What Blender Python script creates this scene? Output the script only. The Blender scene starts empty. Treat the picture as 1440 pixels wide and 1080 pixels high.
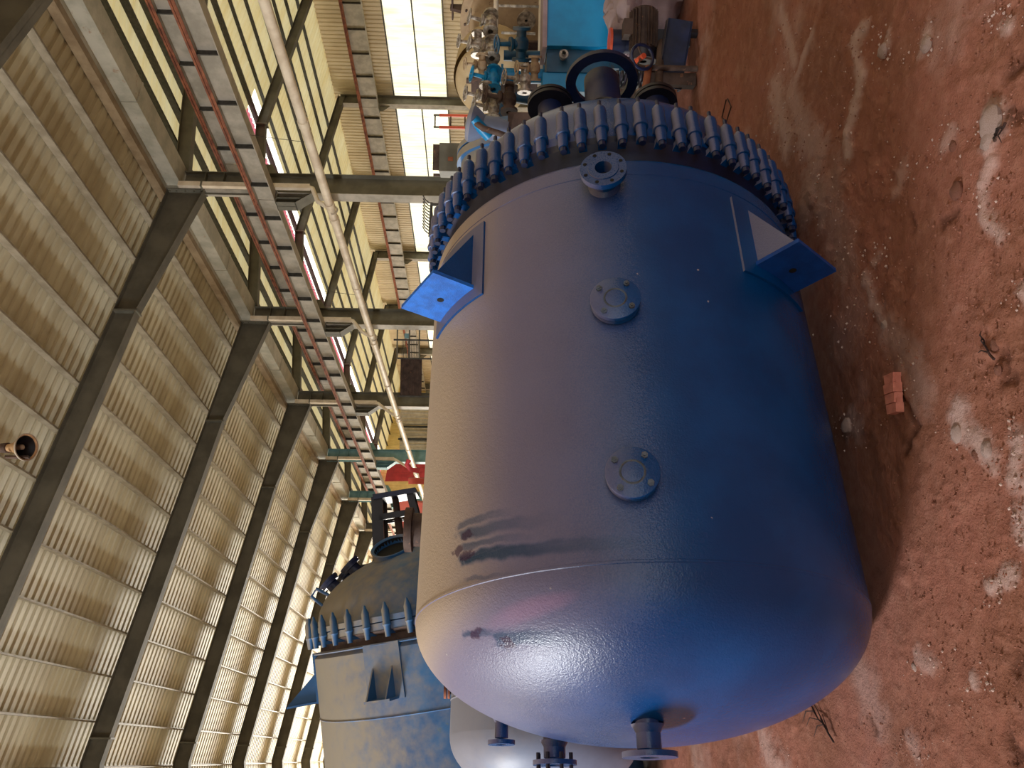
import bpy, math, random
import numpy as np
from mathutils import Vector, Matrix
PI=math.pi
random.seed(4)
S=bpy.context.scene
COL=S.collection
V=Vector
# ------------------------------------------------------------------ camera (photo was turned on its side)
H=1.671
F_=1111.4
R_=V((0.9043,-0.4265,0.0166)).normalized(); FW=V((0.4268,0.9040,-0.0245)).normalized()
R_=(R_-FW*R_.dot(FW)).normalized(); U_=R_.cross(FW)
EYE=V((0,0,H))
cd=bpy.data.cameras.new('camera'); cam=bpy.data.objects.new('camera',cd); COL.objects.link(cam)
cd.sensor_fit='HORIZONTAL'; cd.sensor_width=36; cd.lens=36*F_/1440; cd.clip_start=.05; cd.clip_end=400
m=Matrix.Identity(4)
for i,a in enumerate((-U_,R_,-FW)):
    for j in range(3): m[j][i]=a[j]
m.translation=EYE; cam.matrix_world=m
S.camera=cam
def at(px,py,d):
    "world point seen at photo pixel (px,py), d metres in front of the camera"
    return EYE+(FW+R_*((540-py)/F_)+U_*((720-px)/F_))*d
def ground(px,py):
    r=FW+R_*((540-py)/F_)+U_*((720-px)/F_); return EYE+r*(-H/r.z)
# ------------------------------------------------------------------ light
w=bpy.data.worlds.new('sky'); S.world=w; w.use_nodes=True
bg=w.node_tree.nodes['Background']; bg.inputs[0].default_value=(.93,.96,1,1); bg.inputs[1].default_value=1.5
def area(name,loc,rot,sx,sy,power,col=(1,1,1),spread=PI):
    l=bpy.data.lights.new(name,'AREA'); l.shape='RECTANGLE'; l.size=sx; l.size_y=sy; l.energy=power; l.color=col
    o=bpy.data.objects.new(name,l); COL.objects.link(o); o.location=loc; o.rotation_euler=rot; l.spread=spread; return o
# daylight coming in through the open door at the far end and the panel band on the near side wall; the gable lamp is an added soft fill
area('daylight_far_door',(2,55.5,3.0),(PI/2,0,PI),15,5.5,9500,(1,.96,.87))
area('daylight_side_windows',(-11.9,6.6,6.9),(0,-PI/2+math.radians(20),0),1.3,5.0,1250,(.94,.97,1),math.radians(140))
area('gable_fill_light',(1,-13,5.0),(PI/2,0,0),18,7,110,(1,.95,.9))
S.view_settings.view_transform='Standard'; S.view_settings.look='None'; S.view_settings.gamma=1
S.view_settings.exposure=0.0
S.view_settings.use_curve_mapping=False
S.cycles.use_denoising=True
S.cycles.max_bounces=8; S.cycles.diffuse_bounces=4
# ------------------------------------------------------------------ materials
def srgb(r,g,b):
    f=lambda c:(c/255/12.92) if c/255<=.04045 else ((c/255+.055)/1.055)**2.4
    return (f(r),f(g),f(b),1)
class N:
    def __init__(s,name):
        s.m=bpy.data.materials.new(name); s.m.use_nodes=True; s.t=s.m.node_tree; s.t.nodes.clear()
        s.out=s.t.nodes.new('ShaderNodeOutputMaterial')
    def n(s,ty,**k):
        x=s.t.nodes.new(ty)
        for a,b in k.items(): setattr(x,a,b)
        return x
    def l(s,a,b): s.t.links.new(a,b)
    def val(s,sock,v):
        if hasattr(v,'default_value') or isinstance(v,bpy.types.NodeSocket): s.l(v,sock)
        else: sock.default_value=v
    def math(s,op,a,b=0.0,c=None,clamp=False):
        x=s.n('ShaderNodeMath',operation=op); x.use_clamp=clamp
        s.val(x.inputs[0],a); s.val(x.inputs[1],b)
        if c is not None: s.val(x.inputs[2],c)
        return x.outputs[0]
    def noise(s,vec,scale,det=4,rough=.55,dist=0):
        x=s.n('ShaderNodeTexNoise'); x.inputs['Scale'].default_value=scale; x.inputs['Detail'].default_value=det
        x.inputs['Roughness'].default_value=rough; x.inputs['Distortion'].default_value=dist
        if vec is not None: s.l(vec,x.inputs['Vector'])
        return x.outputs['Fac']
    def mapping(s,vec,scale=(1,1,1)):
        x=s.n('ShaderNodeMapping'); s.l(vec,x.inputs['Vector']); x.inputs['Scale'].default_value=scale; return x.outputs[0]
    def ramp(s,f,p0,p1,v0=0.,v1=1.):
        x=s.n('ShaderNodeMapRange'); x.interpolation_type='SMOOTHSTEP'; s.val(x.inputs[0],f)
        for i,v in zip((1,2,3,4),(p0,p1,v0,v1)): s.val(x.inputs[i],v)
        return x.outputs[0]
    def mix(s,f,a,b):
        x=s.n('ShaderNodeMix',data_type='RGBA'); s.val(x.inputs[0],f); s.val(x.inputs[6],a); s.val(x.inputs[7],b); return x.outputs[2]
    def bsdf(s,col,rough=.6,metal=0.,bump=None,bs=.2,bd=.01,spec=.5):
        b=s.n('ShaderNodeBsdfPrincipled'); s.val(b.inputs['Base Color'],col); s.val(b.inputs['Roughness'],rough)
        b.inputs['Metallic'].default_value=metal; b.inputs['Specular IOR Level'].default_value=spec
        if bump is not None:
            q=s.n('ShaderNodeBump'); q.inputs['Strength'].default_value=bs; q.inputs['Distance'].default_value=bd
            s.l(bump,q.inputs['Height']); s.l(q.outputs[0],b.inputs['Normal'])
        s.l(b.outputs[0],s.out.inputs[0]); return b
    def obj(s): return s.n('ShaderNodeTexCoord').outputs['Object']
    def wnz(s):
        g=s.n('ShaderNodeNewGeometry'); x=s.n('ShaderNodeSeparateXYZ'); s.l(g.outputs['Normal'],x.inputs[0]); return x.outputs[2]
def paint(name,c1,c2,rough=.6,scale=3,metal=0,dust=None,dustamt=.8,bs=.15,spec=.5,rust=None,rusta=.0):
    s=N(name); o=s.obj(); n=s.noise(o,scale,6,.6); f=s.ramp(n,.35,.65)
    c=s.mix(f,srgb(*c1),srgb(*c2))
    if rust is not None:
        r=s.ramp(s.noise(o,scale*2.3,8,.7,.4),.62-rusta,.70-rusta); c=s.mix(r,c,srgb(*rust))
    if dust is not None:
        z=s.wnz(); d=s.math('MULTIPLY',s.ramp(s.math('ADD',z,s.math('MULTIPLY',s.math('SUBTRACT',s.noise(o,9,5),.5),.9)),-.05,.85),dustamt)
        c=s.mix(d,c,srgb(*dust))
    fine=s.noise(o,scale*14,3)
    s.bsdf(c,rough,metal,fine,bs,.004,spec); return s.m
M={}
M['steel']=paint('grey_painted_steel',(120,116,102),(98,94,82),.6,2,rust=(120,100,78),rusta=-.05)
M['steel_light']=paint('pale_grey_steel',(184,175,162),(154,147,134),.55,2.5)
M['steel_teal']=paint('teal_painted_steel',(138,180,186),(116,158,166),.5,3)
M['rafter']=paint('dull_olive_steel',(104,98,84),(84,79,67),.7,1.5)
M['rust']=paint('rusty_rail_steel',(160,96,66),(112,62,44),.8,5)
M['gutter']=paint('galvanised_gutter',(192,186,170),(162,158,142),.5,2,rust=(165,140,118),rusta=.02)
M['trim']=paint('brown_edge_trim',(164,142,112),(136,114,86),.6,3)
M['pvc']=paint('cream_plastic_pipe',(244,230,208),(222,204,180),.5,3,rust=(150,118,92),rusta=-.06)
M['white_metal']=paint('off_white_metal',(215,205,188),(190,178,160),.5,4)
M['blue']=paint('blue_painted_steel',(22,86,158),(16,66,132),.42,3,dust=(168,150,140),dustamt=.75)
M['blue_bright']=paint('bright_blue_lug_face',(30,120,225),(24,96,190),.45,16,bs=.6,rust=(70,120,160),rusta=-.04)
M['blue_shaded']=paint('shaded_blue_lug_face',(8,74,160),(6,60,134),.5,10)  # same lug paint made darker: shade on the lower lug put into its colour
M['blue_old']=paint('weathered_blue_steel',(50,106,158),(36,86,138),.5,2.2,dust=(160,146,124),dustamt=.9,rust=(70,104,132),rusta=.04)
M['blue_dk']=paint('dark_blue_steel',(16,34,78),(10,22,52),.45,4,dust=(90,84,92),dustamt=.7)
M['teal']=paint('sky_blue_enamel',(12,150,208),(10,128,184),.4,2,rust=(24,100,140),rusta=-.08)
M['teal_dk']=paint('dark_teal_enamel',(16,86,118),(10,62,92),.45,3,dust=(120,116,110),dustamt=.6,rust=(70,60,48),rusta=.02)
M['greyblue']=paint('grey_blue_vessel',(128,140,168),(112,122,148),.45,2,dust=(164,156,158),dustamt=.6)
M['beige']=paint('dusty_beige_steel',(186,160,128),(160,134,104),.75,3,rust=(120,92,72),rusta=.02)
M['beige_lt']=paint('pale_dusty_dish',(204,180,140),(186,160,120),.7,2)
M['brown']=paint('brown_rusty_iron',(92,72,62),(62,44,38),.75,6,rust=(140,96,70),rusta=.02)
M['black']=paint('black_oily_iron',(30,28,40),(18,18,26),.45,5,dust=(74,68,84),dustamt=.7)
M['dark']=paint('dark_hollow',(10,10,12),(16,14,14),.8,5)
M['bolt']=paint('dull_bolt_steel',(96,110,128),(70,78,88),.5,20,rust=(110,84,70),rusta=.05)
M['chrome']=paint('stained_valve_steel',(196,184,168),(120,108,96),.35,14,metal=.25,rust=(110,80,60),rusta=.02)
M['orange']=paint('orange_painted_steel',(230,96,62),(205,80,50),.5,3)
M['red']=paint('red_painted_sheet',(216,74,84),(190,62,72),.6,2)
M['salmon']=paint('salmon_red_panel',(222,104,82),(196,84,68),.6,2)
M['tarp']=paint('dusty_pink_grey_cloth',(172,150,154),(146,126,130),.85,4,dust=(168,146,142),dustamt=.6,bs=.4)
M['brick']=paint('salmon_brick',(222,140,120),(200,120,102),.9,30,bs=.6)
M['clod']=paint('pale_dusty_clod',(208,180,170),(184,150,138),.95,20,bs=.8)
M['soilclod']=paint('brown_soil_clod',(158,104,86),(132,82,64),.95,20,bs=.8)
M['twig']=paint('dry_dark_twig',(60,36,30),(40,26,22),.9,20)
M['tan']=paint('tan_horn_plastic',(216,176,132),(194,150,108),.5,8)
M['yellow_wall']=paint('yellowed_wall_sheet',(226,204,138),(206,184,120),.7,.8)
# ribbed sheets
def sheet(name,c1,c2,tr=0.,glow=0.,gc=(1,1,1,1),sc=.8):
    s=N(name); o=s.obj(); n=s.noise(s.mapping(o,(.5,2.2,1)),sc,5,.6); c=s.mix(s.ramp(n,.3,.7),srgb(*c1),srgb(*c2))
    b=s.bsdf(c,.55,0,None)
    if tr:
        tl=s.n('ShaderNodeBsdfTranslucent'); s.l(c,tl.inputs[0]); mx=s.n('ShaderNodeMixShader'); mx.inputs[0].default_value=tr
        s.l(b.outputs[0],mx.inputs[1]); s.l(tl.outputs[0],mx.inputs[2]); s.l(mx.outputs[0],s.out.inputs[0])
    if glow:
        b.inputs['Emission Strength'].default_value=glow
        g=s.mix(s.ramp(s.noise(s.mapping(o,(1,3,.6)),1.3,6,.65),.35,.75),gc,(gc[0]*.9,gc[1]*.8,gc[2]*.5,1))
        w_=s.n('ShaderNodeTexWave',wave_type='BANDS',bands_direction='Y'); w_.inputs['Scale'].default_value=5./2/PI*2; w_.inputs['Distortion'].default_value=.25; s.l(o,w_.inputs['Vector'])
        g=s.mix(s.math('MULTIPLY',s.ramp(w_.outputs['Fac'],.16,.0),.35),g,(.45,.42,.34,1))
        s.l(g,b.inputs['Emission Color'])
    return s.m
M['roof_sheet']=sheet('cream_roof_sheet',(222,216,190),(196,186,158))
M['roof_sheet_b']=sheet('yellowed_roof_sheet',(240,226,176),(230,210,150),.42)
M['wall_sheet']=sheet('cream_wall_sheet',(222,206,176),(204,186,154))
M['panel_glow']=sheet('daylight_wall_panel',(240,238,210),(230,226,180),0,1.02,(1,.99,.88,1))
M['ridge_white']=sheet('daylight_ridge_sheet',(240,240,245),(230,235,240),0,2.2,(.97,.98,1,1))
M['ridge_pink']=sheet('pink_ridge_sheet',(240,120,150),(220,100,130),0,.6,(1,.30,.42,1))
# purlin in bay B looks dark with bright screw points
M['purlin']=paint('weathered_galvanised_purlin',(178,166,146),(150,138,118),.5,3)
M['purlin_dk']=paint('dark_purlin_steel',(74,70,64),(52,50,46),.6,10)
# main tank paint : blue enamel, settled dust on everything that faces up, run marks
def tank_mat(name='reactor_blue_enamel',marks=True):
    s=N(name); o=s.obj(); sep=s.n('ShaderNodeSeparateXYZ'); s.l(o,sep.inputs[0]); X,Y,Z=sep.outputs
    n1=s.noise(o,2.2,5); n2=s.noise(o,60,3,.7); n3=s.noise(o,170,2,.6)
    base=s.mix(s.ramp(n1,.35,.65),srgb(0,60,118),srgb(0,72,136))
    z=s.wnz()
    zz=s.math('ADD',z,s.math('MULTIPLY',s.math('SUBTRACT',n1,.5),.14))
    zz=s.math('ADD',zz,s.math('MULTIPLY',s.math('SUBTRACT',n3,.5),.30))
    d1=s.math('MULTIPLY',s.ramp(zz,-.02,.56),.64)
    d2=s.math('MULTIPLY',s.ramp(zz,.42,.95),.30)
    d=s.math('ADD',d1,d2)
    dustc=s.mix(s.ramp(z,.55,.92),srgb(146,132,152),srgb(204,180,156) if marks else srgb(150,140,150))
    if not marks: d=s.math('MULTIPLY',d,.72)
    if marks:
        # angle round the tank axis (degrees above horizontal on the near side)
        ang=s.math('MULTIPLY',s.math('ARCTAN2',Z,s.math('MULTIPLY',Y,-1.)),180/PI)
        wob=s.math('MULTIPLY',s.math('SUBTRACT',s.noise(o,11,4),.5),.05)
        xs=s.math('ADD',X,wob)
        tot=None
        an=s.math('ADD',ang,s.math('MULTIPLY',s.math('SUBTRACT',s.noise(o,24,4),.5),9.))
        st=s.noise(s.mapping(o,(38,3,3)),1,4,.6)
        for x0,wd,a0,a1,k in ((.21,.035,30,52,.8),(.155,.02,34,51,.75),(.105,.035,2,51,1.),(.26,.022,40,52,.7),(-.20,.035,24,44,.8),(-.165,.016,46,53,.8),(.02,.012,40,49,.5)):
            bx=s.ramp(s.math('ABSOLUTE',s.math('SUBTRACT',xs,s.math('ADD',x0,s.math('MULTIPLY',s.math('SUBTRACT',ang,a1),.0012)))),wd,wd*.35)
            ba=s.math('MULTIPLY',s.ramp(an,a0-8,a1-2.),s.ramp(an,a1+2.5,a1-.5))
            q=s.math('MULTIPLY',s.math('MULTIPLY',bx,ba),k)
            q=s.math('MULTIPLY',q,s.ramp(st,.25,.5,.7,1.))
            tot=q if tot is None else s.math('MAXIMUM',tot,q)
        d=s.math('MULTIPLY',d,s.math('SUBTRACT',1.,s.math('MULTIPLY',tot,.92)))
        base=s.mix(tot,base,srgb(0,58,92))
        # scuffed patches where the dust clung first
        blot=None
        for x0,a0 in ((.20,50.),(.12,49.5),(-.17,50.),(-.215,42.),(.145,53)):
            e=s.math('ADD',s.math('POWER',s.math('DIVIDE',s.math('SUBTRACT',xs,x0),.028),2.),s.math('POWER',s.math('DIVIDE',s.math('SUBTRACT',an,a0),2.4),2.))
            q=s.ramp(e,.75,.25); blot=q if blot is None else s.math('MAXIMUM',blot,q)
    c=s.mix(d,base,dustc)
    if marks:
        e=s.math('ADD',s.math('POWER',s.math('DIVIDE',s.math('SUBTRACT',X,s.math('ADD',-.19,s.math('MULTIPLY',s.math('SUBTRACT',38.,ang),-.000))),.045),2.),s.math('POWER',s.math('DIVIDE',s.math('SUBTRACT',ang,34.),13.),2.))
        c=s.mix(s.math('MULTIPLY',s.ramp(s.math('ADD',e,s.math('MULTIPLY',s.noise(o,9,4),.6)),1.5,.2),.0),c,srgb(176,126,166))
        e2=s.math('ADD',s.math('POWER',s.math('DIVIDE',s.math('SUBTRACT',s.math('ADD',X,s.math('MULTIPLY',ang,.0022)),-.055),.04),2.),s.math('POWER',s.math('DIVIDE',s.math('SUBTRACT',ang,34.),13.),2.))
        c=s.mix(s.math('MULTIPLY',s.ramp(s.math('ADD',e2,s.math('MULTIPLY',s.noise(o,9,4),.6)),1.5,.2),.32),c,srgb(182,132,168))
        c=s.mix(s.math('MULTIPLY',blot,.75),c,srgb(58,22,62))
        # a few chips and scratches
        vr=s.n('ShaderNodeTexVoronoi'); vr.inputs['Scale'].default_value=5.5; s.l(o,vr.inputs['Vector'])
        chip=s.math('MULTIPLY',s.ramp(vr.outputs['Distance'],.035,.02),s.ramp(s.noise(o,40,2),.5,.6))
        c=s.mix(chip,c,srgb(190,182,178))
    rough=s.ramp(d,0,.9,.27,.46)
    s.bsdf(c,rough,0,s.math('ADD',n2,s.math('MULTIPLY',s.noise(o,150,2),.9)),.38,.004,.5)
    return s.m
M['tank']=tank_mat()
M['tank_part']=tank_mat('reactor_fitting_enamel',False)
# ------------------------------------------------------------------ mesh helpers
class MB:
    def __init__(s): s.v=[]; s.f=[]; s.sm=[]
    def add(s,vs,fs,smooth=False):
        k=len(s.v); s.v+= [tuple(a) for a in vs]; s.f+=[tuple(i+k for i in f) for f in fs]; s.sm+=[smooth]*len(fs); return s
    def box(s,a,b,M4=None):
        x0,y0,z0=a;x1,y1,z1=b
        vs=[(x0,y0,z0),(x1,y0,z0),(x1,y1,z0),(x0,y1,z0),(x0,y0,z1),(x1,y0,z1),(x1,y1,z1),(x0,y1,z1)]
        if M4 is not None: vs=[M4@V(q) for q in vs]
        return s.add(vs,[(0,3,2,1),(4,5,6,7),(0,1,5,4),(1,2,6,5),(2,3,7,6),(3,0,4,7)])
    def lathe(s,prof,n=32,axis=(1,0,0),org=(0,0,0),smooth=True,ph=0.,hard=()):
        "prof: (along, radius) list revolved about axis through org"
        a=V(axis).normalized(); e=a.orthogonal().normalized() if abs(a.x)<.99 else V((0,1,0)); g=a.cross(e); o=V(org)
        vs=[];fs=[]
        for (t,r) in prof:
            for i in range(n):
                th=2*PI*i/n+ph; vs.append(o+a*t+(e*math.cos(th)+g*math.sin(th))*r)
        for j in range(len(prof)-1):
            for i in range(n):
                k=(i+1)%n; fs.append((j*n+i,j*n+k,(j+1)*n+k,(j+1)*n+i))
        return s.add(vs,fs,smooth)
    def cyl(s,a,b,r,n=16,r2=None,cap=True,smooth=True):
        a=V(a);b=V(b);d=b-a;L=d.length;r2=r if r2 is None else r2
        s.lathe([(0,r),(L,r2)],n,d,a,smooth)
        if cap:
            s.lathe([(0,0.0001),(0,r)],n,d,a,False); s.lathe([(L,r2),(L,0.0001)],n,d,a,False)
        return s
    def tube(s,pts,r,n=10,cap=True):
        pts=[V(p) for p in pts]; vs=[];fs=[]; e=None
        for i,p in enumerate(pts):
            d=((pts[min(i+1,len(pts)-1)]-pts[max(i-1,0)])).normalized()
            if e is None: e=d.orthogonal().normalized()
            e=(e-d*e.dot(d)).normalized(); g=d.cross(e)
            rr=r[i] if isinstance(r,(list,tuple)) else r
            for k in range(n):
                th=2*PI*k/n; vs.append(p+(e*math.cos(th)+g*math.sin(th))*rr)
        for j in range(len(pts)-1):
            for i in range(n):
                k=(i+1)%n; fs.append((j*n+i,j*n+k,(j+1)*n+k,(j+1)*n+i))
        if cap: fs.append(tuple(range(n))[::-1]); fs.append(tuple((len(pts)-1)*n+i for i in range(n)))
        return s.add(vs,fs,True)
    def ring(s,c,axis,r0,r1,t,n=32):
        "flat washer with hole: inner r0, outer r1, thickness t along axis"
        return s.lathe([(0,r0),(0,r1),(t,r1),(t,r0),(0,r0)],n,axis,c,False)
    def prism(s,pts,h):
        "pts: 3-D polygon, h: offset vector"
        h=V(h);n=len(pts);vs=[V(p) for p in pts]+[V(p)+h for p in pts]
        return s.add(vs,[tuple(range(n))[::-1],tuple(range(n,2*n))]+[(i,(i+1)%n,n+(i+1)%n,n+i) for i in range(n)])
    def mesh(s,name,mat,recalc=True):
        me=bpy.data.meshes.new(name); me.from_pydata(s.v,[],s.f)
        me.polygons.foreach_set('use_smooth',s.sm)
        if recalc:
            import bmesh
            bm=bmesh.new(); bm.from_mesh(me); bmesh.ops.remove_doubles(bm,verts=bm.verts,dist=1e-5)
            bmesh.ops.recalc_face_normals(bm,faces=bm.faces); bm.to_mesh(me); bm.free()
            me.set_sharp_from_angle(angle=math.radians(38))
        me.materials.append(M[mat] if isinstance(mat,str) else mat); me.update(); return me
    def obj(s,name,mat,parent=None,**k):
        o=bpy.data.objects.new(name,s.mesh(name,mat)); COL.objects.link(o)
        if parent is not None: o.parent=parent
        return o
def inst(me,name,parent=None,mw=None):
    o=bpy.data.objects.new(name,me); COL.objects.link(o)
    if parent is not None: o.parent=parent
    if mw is not None: o.matrix_local=mw
    return o
def thing(name,label,cat,loc=(0,0,0),rz=0,group=None,mw=None):
    o=bpy.data.objects.new(name,None); COL.objects.link(o); o.empty_display_size=.2
    if mw is not None: o.matrix_world=mw
    else: o.location=loc; o.rotation_euler=(0,0,rz)
    o['label']=label; o['category']=cat
    if group: o['group']=group
    return o
def tag(o,label,cat,group=None):
    o['label']=label; o['category']=cat
    if group: o['group']=group
    return o
def recentre(o):
    "put the object origin at its bounding box base"
    me=o.data; co=np.empty(len(me.vertices)*3); me.vertices.foreach_get('co',co); co=co.reshape(-1,3)
    b=np.array([(co[:,0].min()+co[:,0].max())/2,(co[:,1].min()+co[:,1].max())/2,co[:,2].min()]); co-=b
    me.vertices.foreach_set('co',co.ravel()); o.location=o.location+V(b); me.update(); return o
def struct(o): o['kind']='structure'; return o
# ------------------------------------------------------------------ ground
rng=np.random.RandomState(7)
LAT=rng.rand(256,256)
def vnoise(x,y):
    xi=np.floor(x).astype(int);yi=np.floor(y).astype(int);fx=x-xi;fy=y-yi
    fx=fx*fx*(3-2*fx);fy=fy*fy*(3-2*fy)
    g=lambda i,j:LAT[(xi+i)%256,(yi+j)%256]
    return (g(0,0)*(1-fx)+g(1,0)*fx)*(1-fy)+(g(0,1)*(1-fx)+g(1,1)*fx)*fy
def fbm(x,y,o=5,r=.55):
    s=0;a=1;t=0
    for i in range(o): s=s+a*vnoise(x*2**i+17*i,y*2**i+9*i);t+=a;a*=r
    return s/t
STROKES=[  # pale dust smears on the soil: photo pixels, width (m), strength
 ([(1095,15),(1108,55),(1118,82)],.05,.8),([(1140,45),(1125,90),(1118,115)],.04,.7),
 ([(1208,48),(1195,75),(1203,110),(1195,150),(1185,190),(1190,215)],.045,1.),([(1090,120),(1098,160),(1105,200)],.12,.75),
 ([(1110,130),(1130,190),(1150,210),(1140,250),(1128,300)],.11,.6),([(1240,66),(1240,74)],.04,1.),([(1305,52),(1298,70)],.035,1.),
 ([(1390,160),(1395,190),(1392,205)],.05,1.),([(1393,235),(1375,265),(1378,290),(1400,315)],.035,.8),([(1215,395),(1228,430),(1243,460)],.04,.8),
 ([(1243,460),(1262,490),(1275,520),(1290,560)],.09,.45),([(1340,575),(1345,605),(1370,615),(1388,635)],.05,.9),([(1432,605),(1420,655),(1440,670)],.05,.9),
 ([(1428,715),(1435,760)],.05,1.),([(1415,805),(1385,845)],.03,.9),([(1190,600),(1200,606)],.07,.7),([(1292,922),(1308,935)],.05,.6),([(1072,1040),(1100,1085)],.13,.7),
 ([(1180,315),(1188,370)],.13,.5),([(1150,265),(1160,300)],.10,.6),([(1430,410),(1436,416)],.035,1.),([(1413,18),(1418,24)],.03,.9),([(1168,250),(1168,300)],.15,.4),
 ([(1235,360),(1230,372)],.03,.6),([(1330,210),(1340,190)],.03,.6),([(1265,240),(1262,255)],.05,.5),([(1290,1065),(1280,1050)],.05,.5),([(1200,440),(1180,480)],.15,.3),([(1366,965),(1370,975)],.02,1.)]
PITS=[([(1396,490),(1402,510),(1398,530),(1410,520)],.03),([(1420,85),(1440,75)],.05),([(1410,165),(1425,175),(1440,150)],.03),([(1320,310),(1335,300)],.03),([(1285,320),(1282,300)],.02),([(1262,560),(1290,600),(1270,640)],.02),([(1435,930),(1425,940)],.05),([(1215,1010),(1225,1040)],.02),([(1430,1045),(1440,1060)],.05)]
def segd(X,Y,pts):
    d=np.full(X.shape,1e9)
    P=[ground(*p) for p in pts]
    for a,b in zip(P[:-1],P[1:]):
        ax,ay,bx,by=a.x,a.y,b.x,b.y; L=(bx-ax)**2+(by-ay)**2+1e-9
        t=np.clip(((X-ax)*(bx-ax)+(Y-ay)*(by-ay))/L,0,1)
        d=np.minimum(d,np.hypot(X-ax-t*(bx-ax),Y-ay-t*(by-ay)))
    return d
def build_ground():
    az=np.concatenate([np.linspace(-180,-14,34)[:-1],np.linspace(-14,66,520),np.linspace(66,180,24)[1:-1]])
    rr=np.concatenate([np.geomspace(.4,1.6,12)[:-1],np.geomspace(1.6,14,360),np.geomspace(14,95,22)[1:]])
    A,R=np.meshgrid(np.radians(az),rr,indexing='ij'); X=R*np.sin(A); Y=R*np.cos(A)
    wx=(fbm(X*2.2,Y*2.2,4)-.5)*.16; wy=(fbm(X*2.2+31,Y*2.2+7,4)-.5)*.16
    Xw=X+wx;Yw=Y+wy
    dust=np.zeros(X.shape)
    tex=fbm(X*22,Y*22,4,.7)
    for pts,wd,k in STROKES:
        d=segd(Xw,Yw,pts); dust=np.maximum(dust,k*np.clip(1.35-d/wd+ (tex-.5)*1.6,0,1))
    dust=np.maximum(dust,np.clip((fbm(X*1.6+5,Y*1.6,5,.6)-.60)*3.2,0,.45))
    pit=np.zeros(X.shape)
    for pts,wd in PITS: pit=np.maximum(pit,np.clip(1.2-segd(Xw,Yw,pts)/wd+(tex-.5)*2.,0,1))
    Z=(fbm(X*1.3,Y*1.3,4)-.5)*.03+(fbm(X*12,Y*12,4,.65)-.5)*.014+dust*.008*(.6+tex)-pit*.012
    crust=np.clip(fbm(X*6+9,Y*6+3,5,.7)-.56,0,1)*.05
    Z=Z+crust
    # trampled flat and low beneath the tank
    ph=math.radians(4.866); tx,ty=math.cos(ph),math.sin(ph)
    sx=(X-.5385)*tx+(Y-3.7207)*ty; sy=-(X-.5385)*ty+(Y-3.7207)*tx
    under=np.clip(1.3-np.abs(sy)/.45,0,1)*np.clip(1.5-np.abs(sx-.9)/1.2,0,1)
    Z=Z*(1-under)-under*.012
    Z=Z-.012
    n,mn=X.shape
    co=np.stack([X,Y,Z],-1).reshape(-1,3)
    i,j=np.meshgrid(np.arange(n),np.arange(mn-1),indexing='ij'); i2=(i+1)%n
    q=np.stack([i*mn+j,i*mn+j+1,i2*mn+j+1,i2*mn+j],-1).reshape(-1,4)
    verts=[tuple(c) for c in co]+[(0,0,-.012)]
    c0=len(verts)-1
    faces=[tuple(f) for f in q]+[(c0,((k+1)%n)*mn,k*mn) for k in range(n)]
    me=bpy.data.meshes.new('floor'); me.from_pydata(verts,[],[f[::-1] for f in faces]); me.update()
    at_=me.color_attributes.new('soil','FLOAT_COLOR','POINT')
    cc=np.zeros((len(verts),4)); cc[:-1,0]=dust.reshape(-1); cc[:-1,1]=pit.reshape(-1); cc[:-1,2]=tex.reshape(-1); cc[:,3]=1
    at_.data.foreach_set('color',cc.ravel())
    me.polygons.foreach_set('use_smooth',[True]*len(me.polygons))
    if sum(p.normal.z for p in list(me.polygons)[:50])<0: me.flip_normals()
    s=N('trodden_red_soil'); o=s.obj()
    a=s.n('ShaderNodeVertexColor'); a.layer_name='soil'; sp=s.n('ShaderNodeSeparateColor'); s.l(a.outputs[0],sp.inputs[0])
    n1=s.noise(o,1.1,6,.6); n2=s.noise(o,14,6,.7); n3=s.noise(o,90,3,.6)
    c=s.mix(s.ramp(n1,.35,.65),srgb(162,104,87),srgb(143,93,73))
    ln=s.n('ShaderNodeVectorMath',operation='LENGTH'); s.l(o,ln.inputs[0])
    c=s.mix(s.ramp(s.math('ADD',ln.outputs['Value'],s.math('MULTIPLY',n1,3.)),9.5,13.),c,srgb(186,172,152))  # added pale far floor, mostly unseen, to brighten bounced light and cut its red
    c=s.mix(s.math('MULTIPLY',s.ramp(n2,.45,.7),.45),c,srgb(184,130,110))
    c=s.mix(s.math('MULTIPLY',s.ramp(n2,.45,.3),.4),c,srgb(112,66,50))
    c=s.mix(s.math('MULTIPLY',sp.outputs[0],.62),c,srgb(212,184,176))
    c=s.mix(s.math('MULTIPLY',sp.outputs[1],.8),c,srgb(96,58,44))
    s.bsdf(c,.92,0,s.math('ADD',s.math('MULTIPLY',n2,1.),s.math('MULTIPLY',n3,.35)),.55,.02,.2)
    me.materials.append(s.m)
    f=bpy.data.objects.new('floor',me); COL.objects.link(f); return struct(f)
build_ground()
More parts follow.
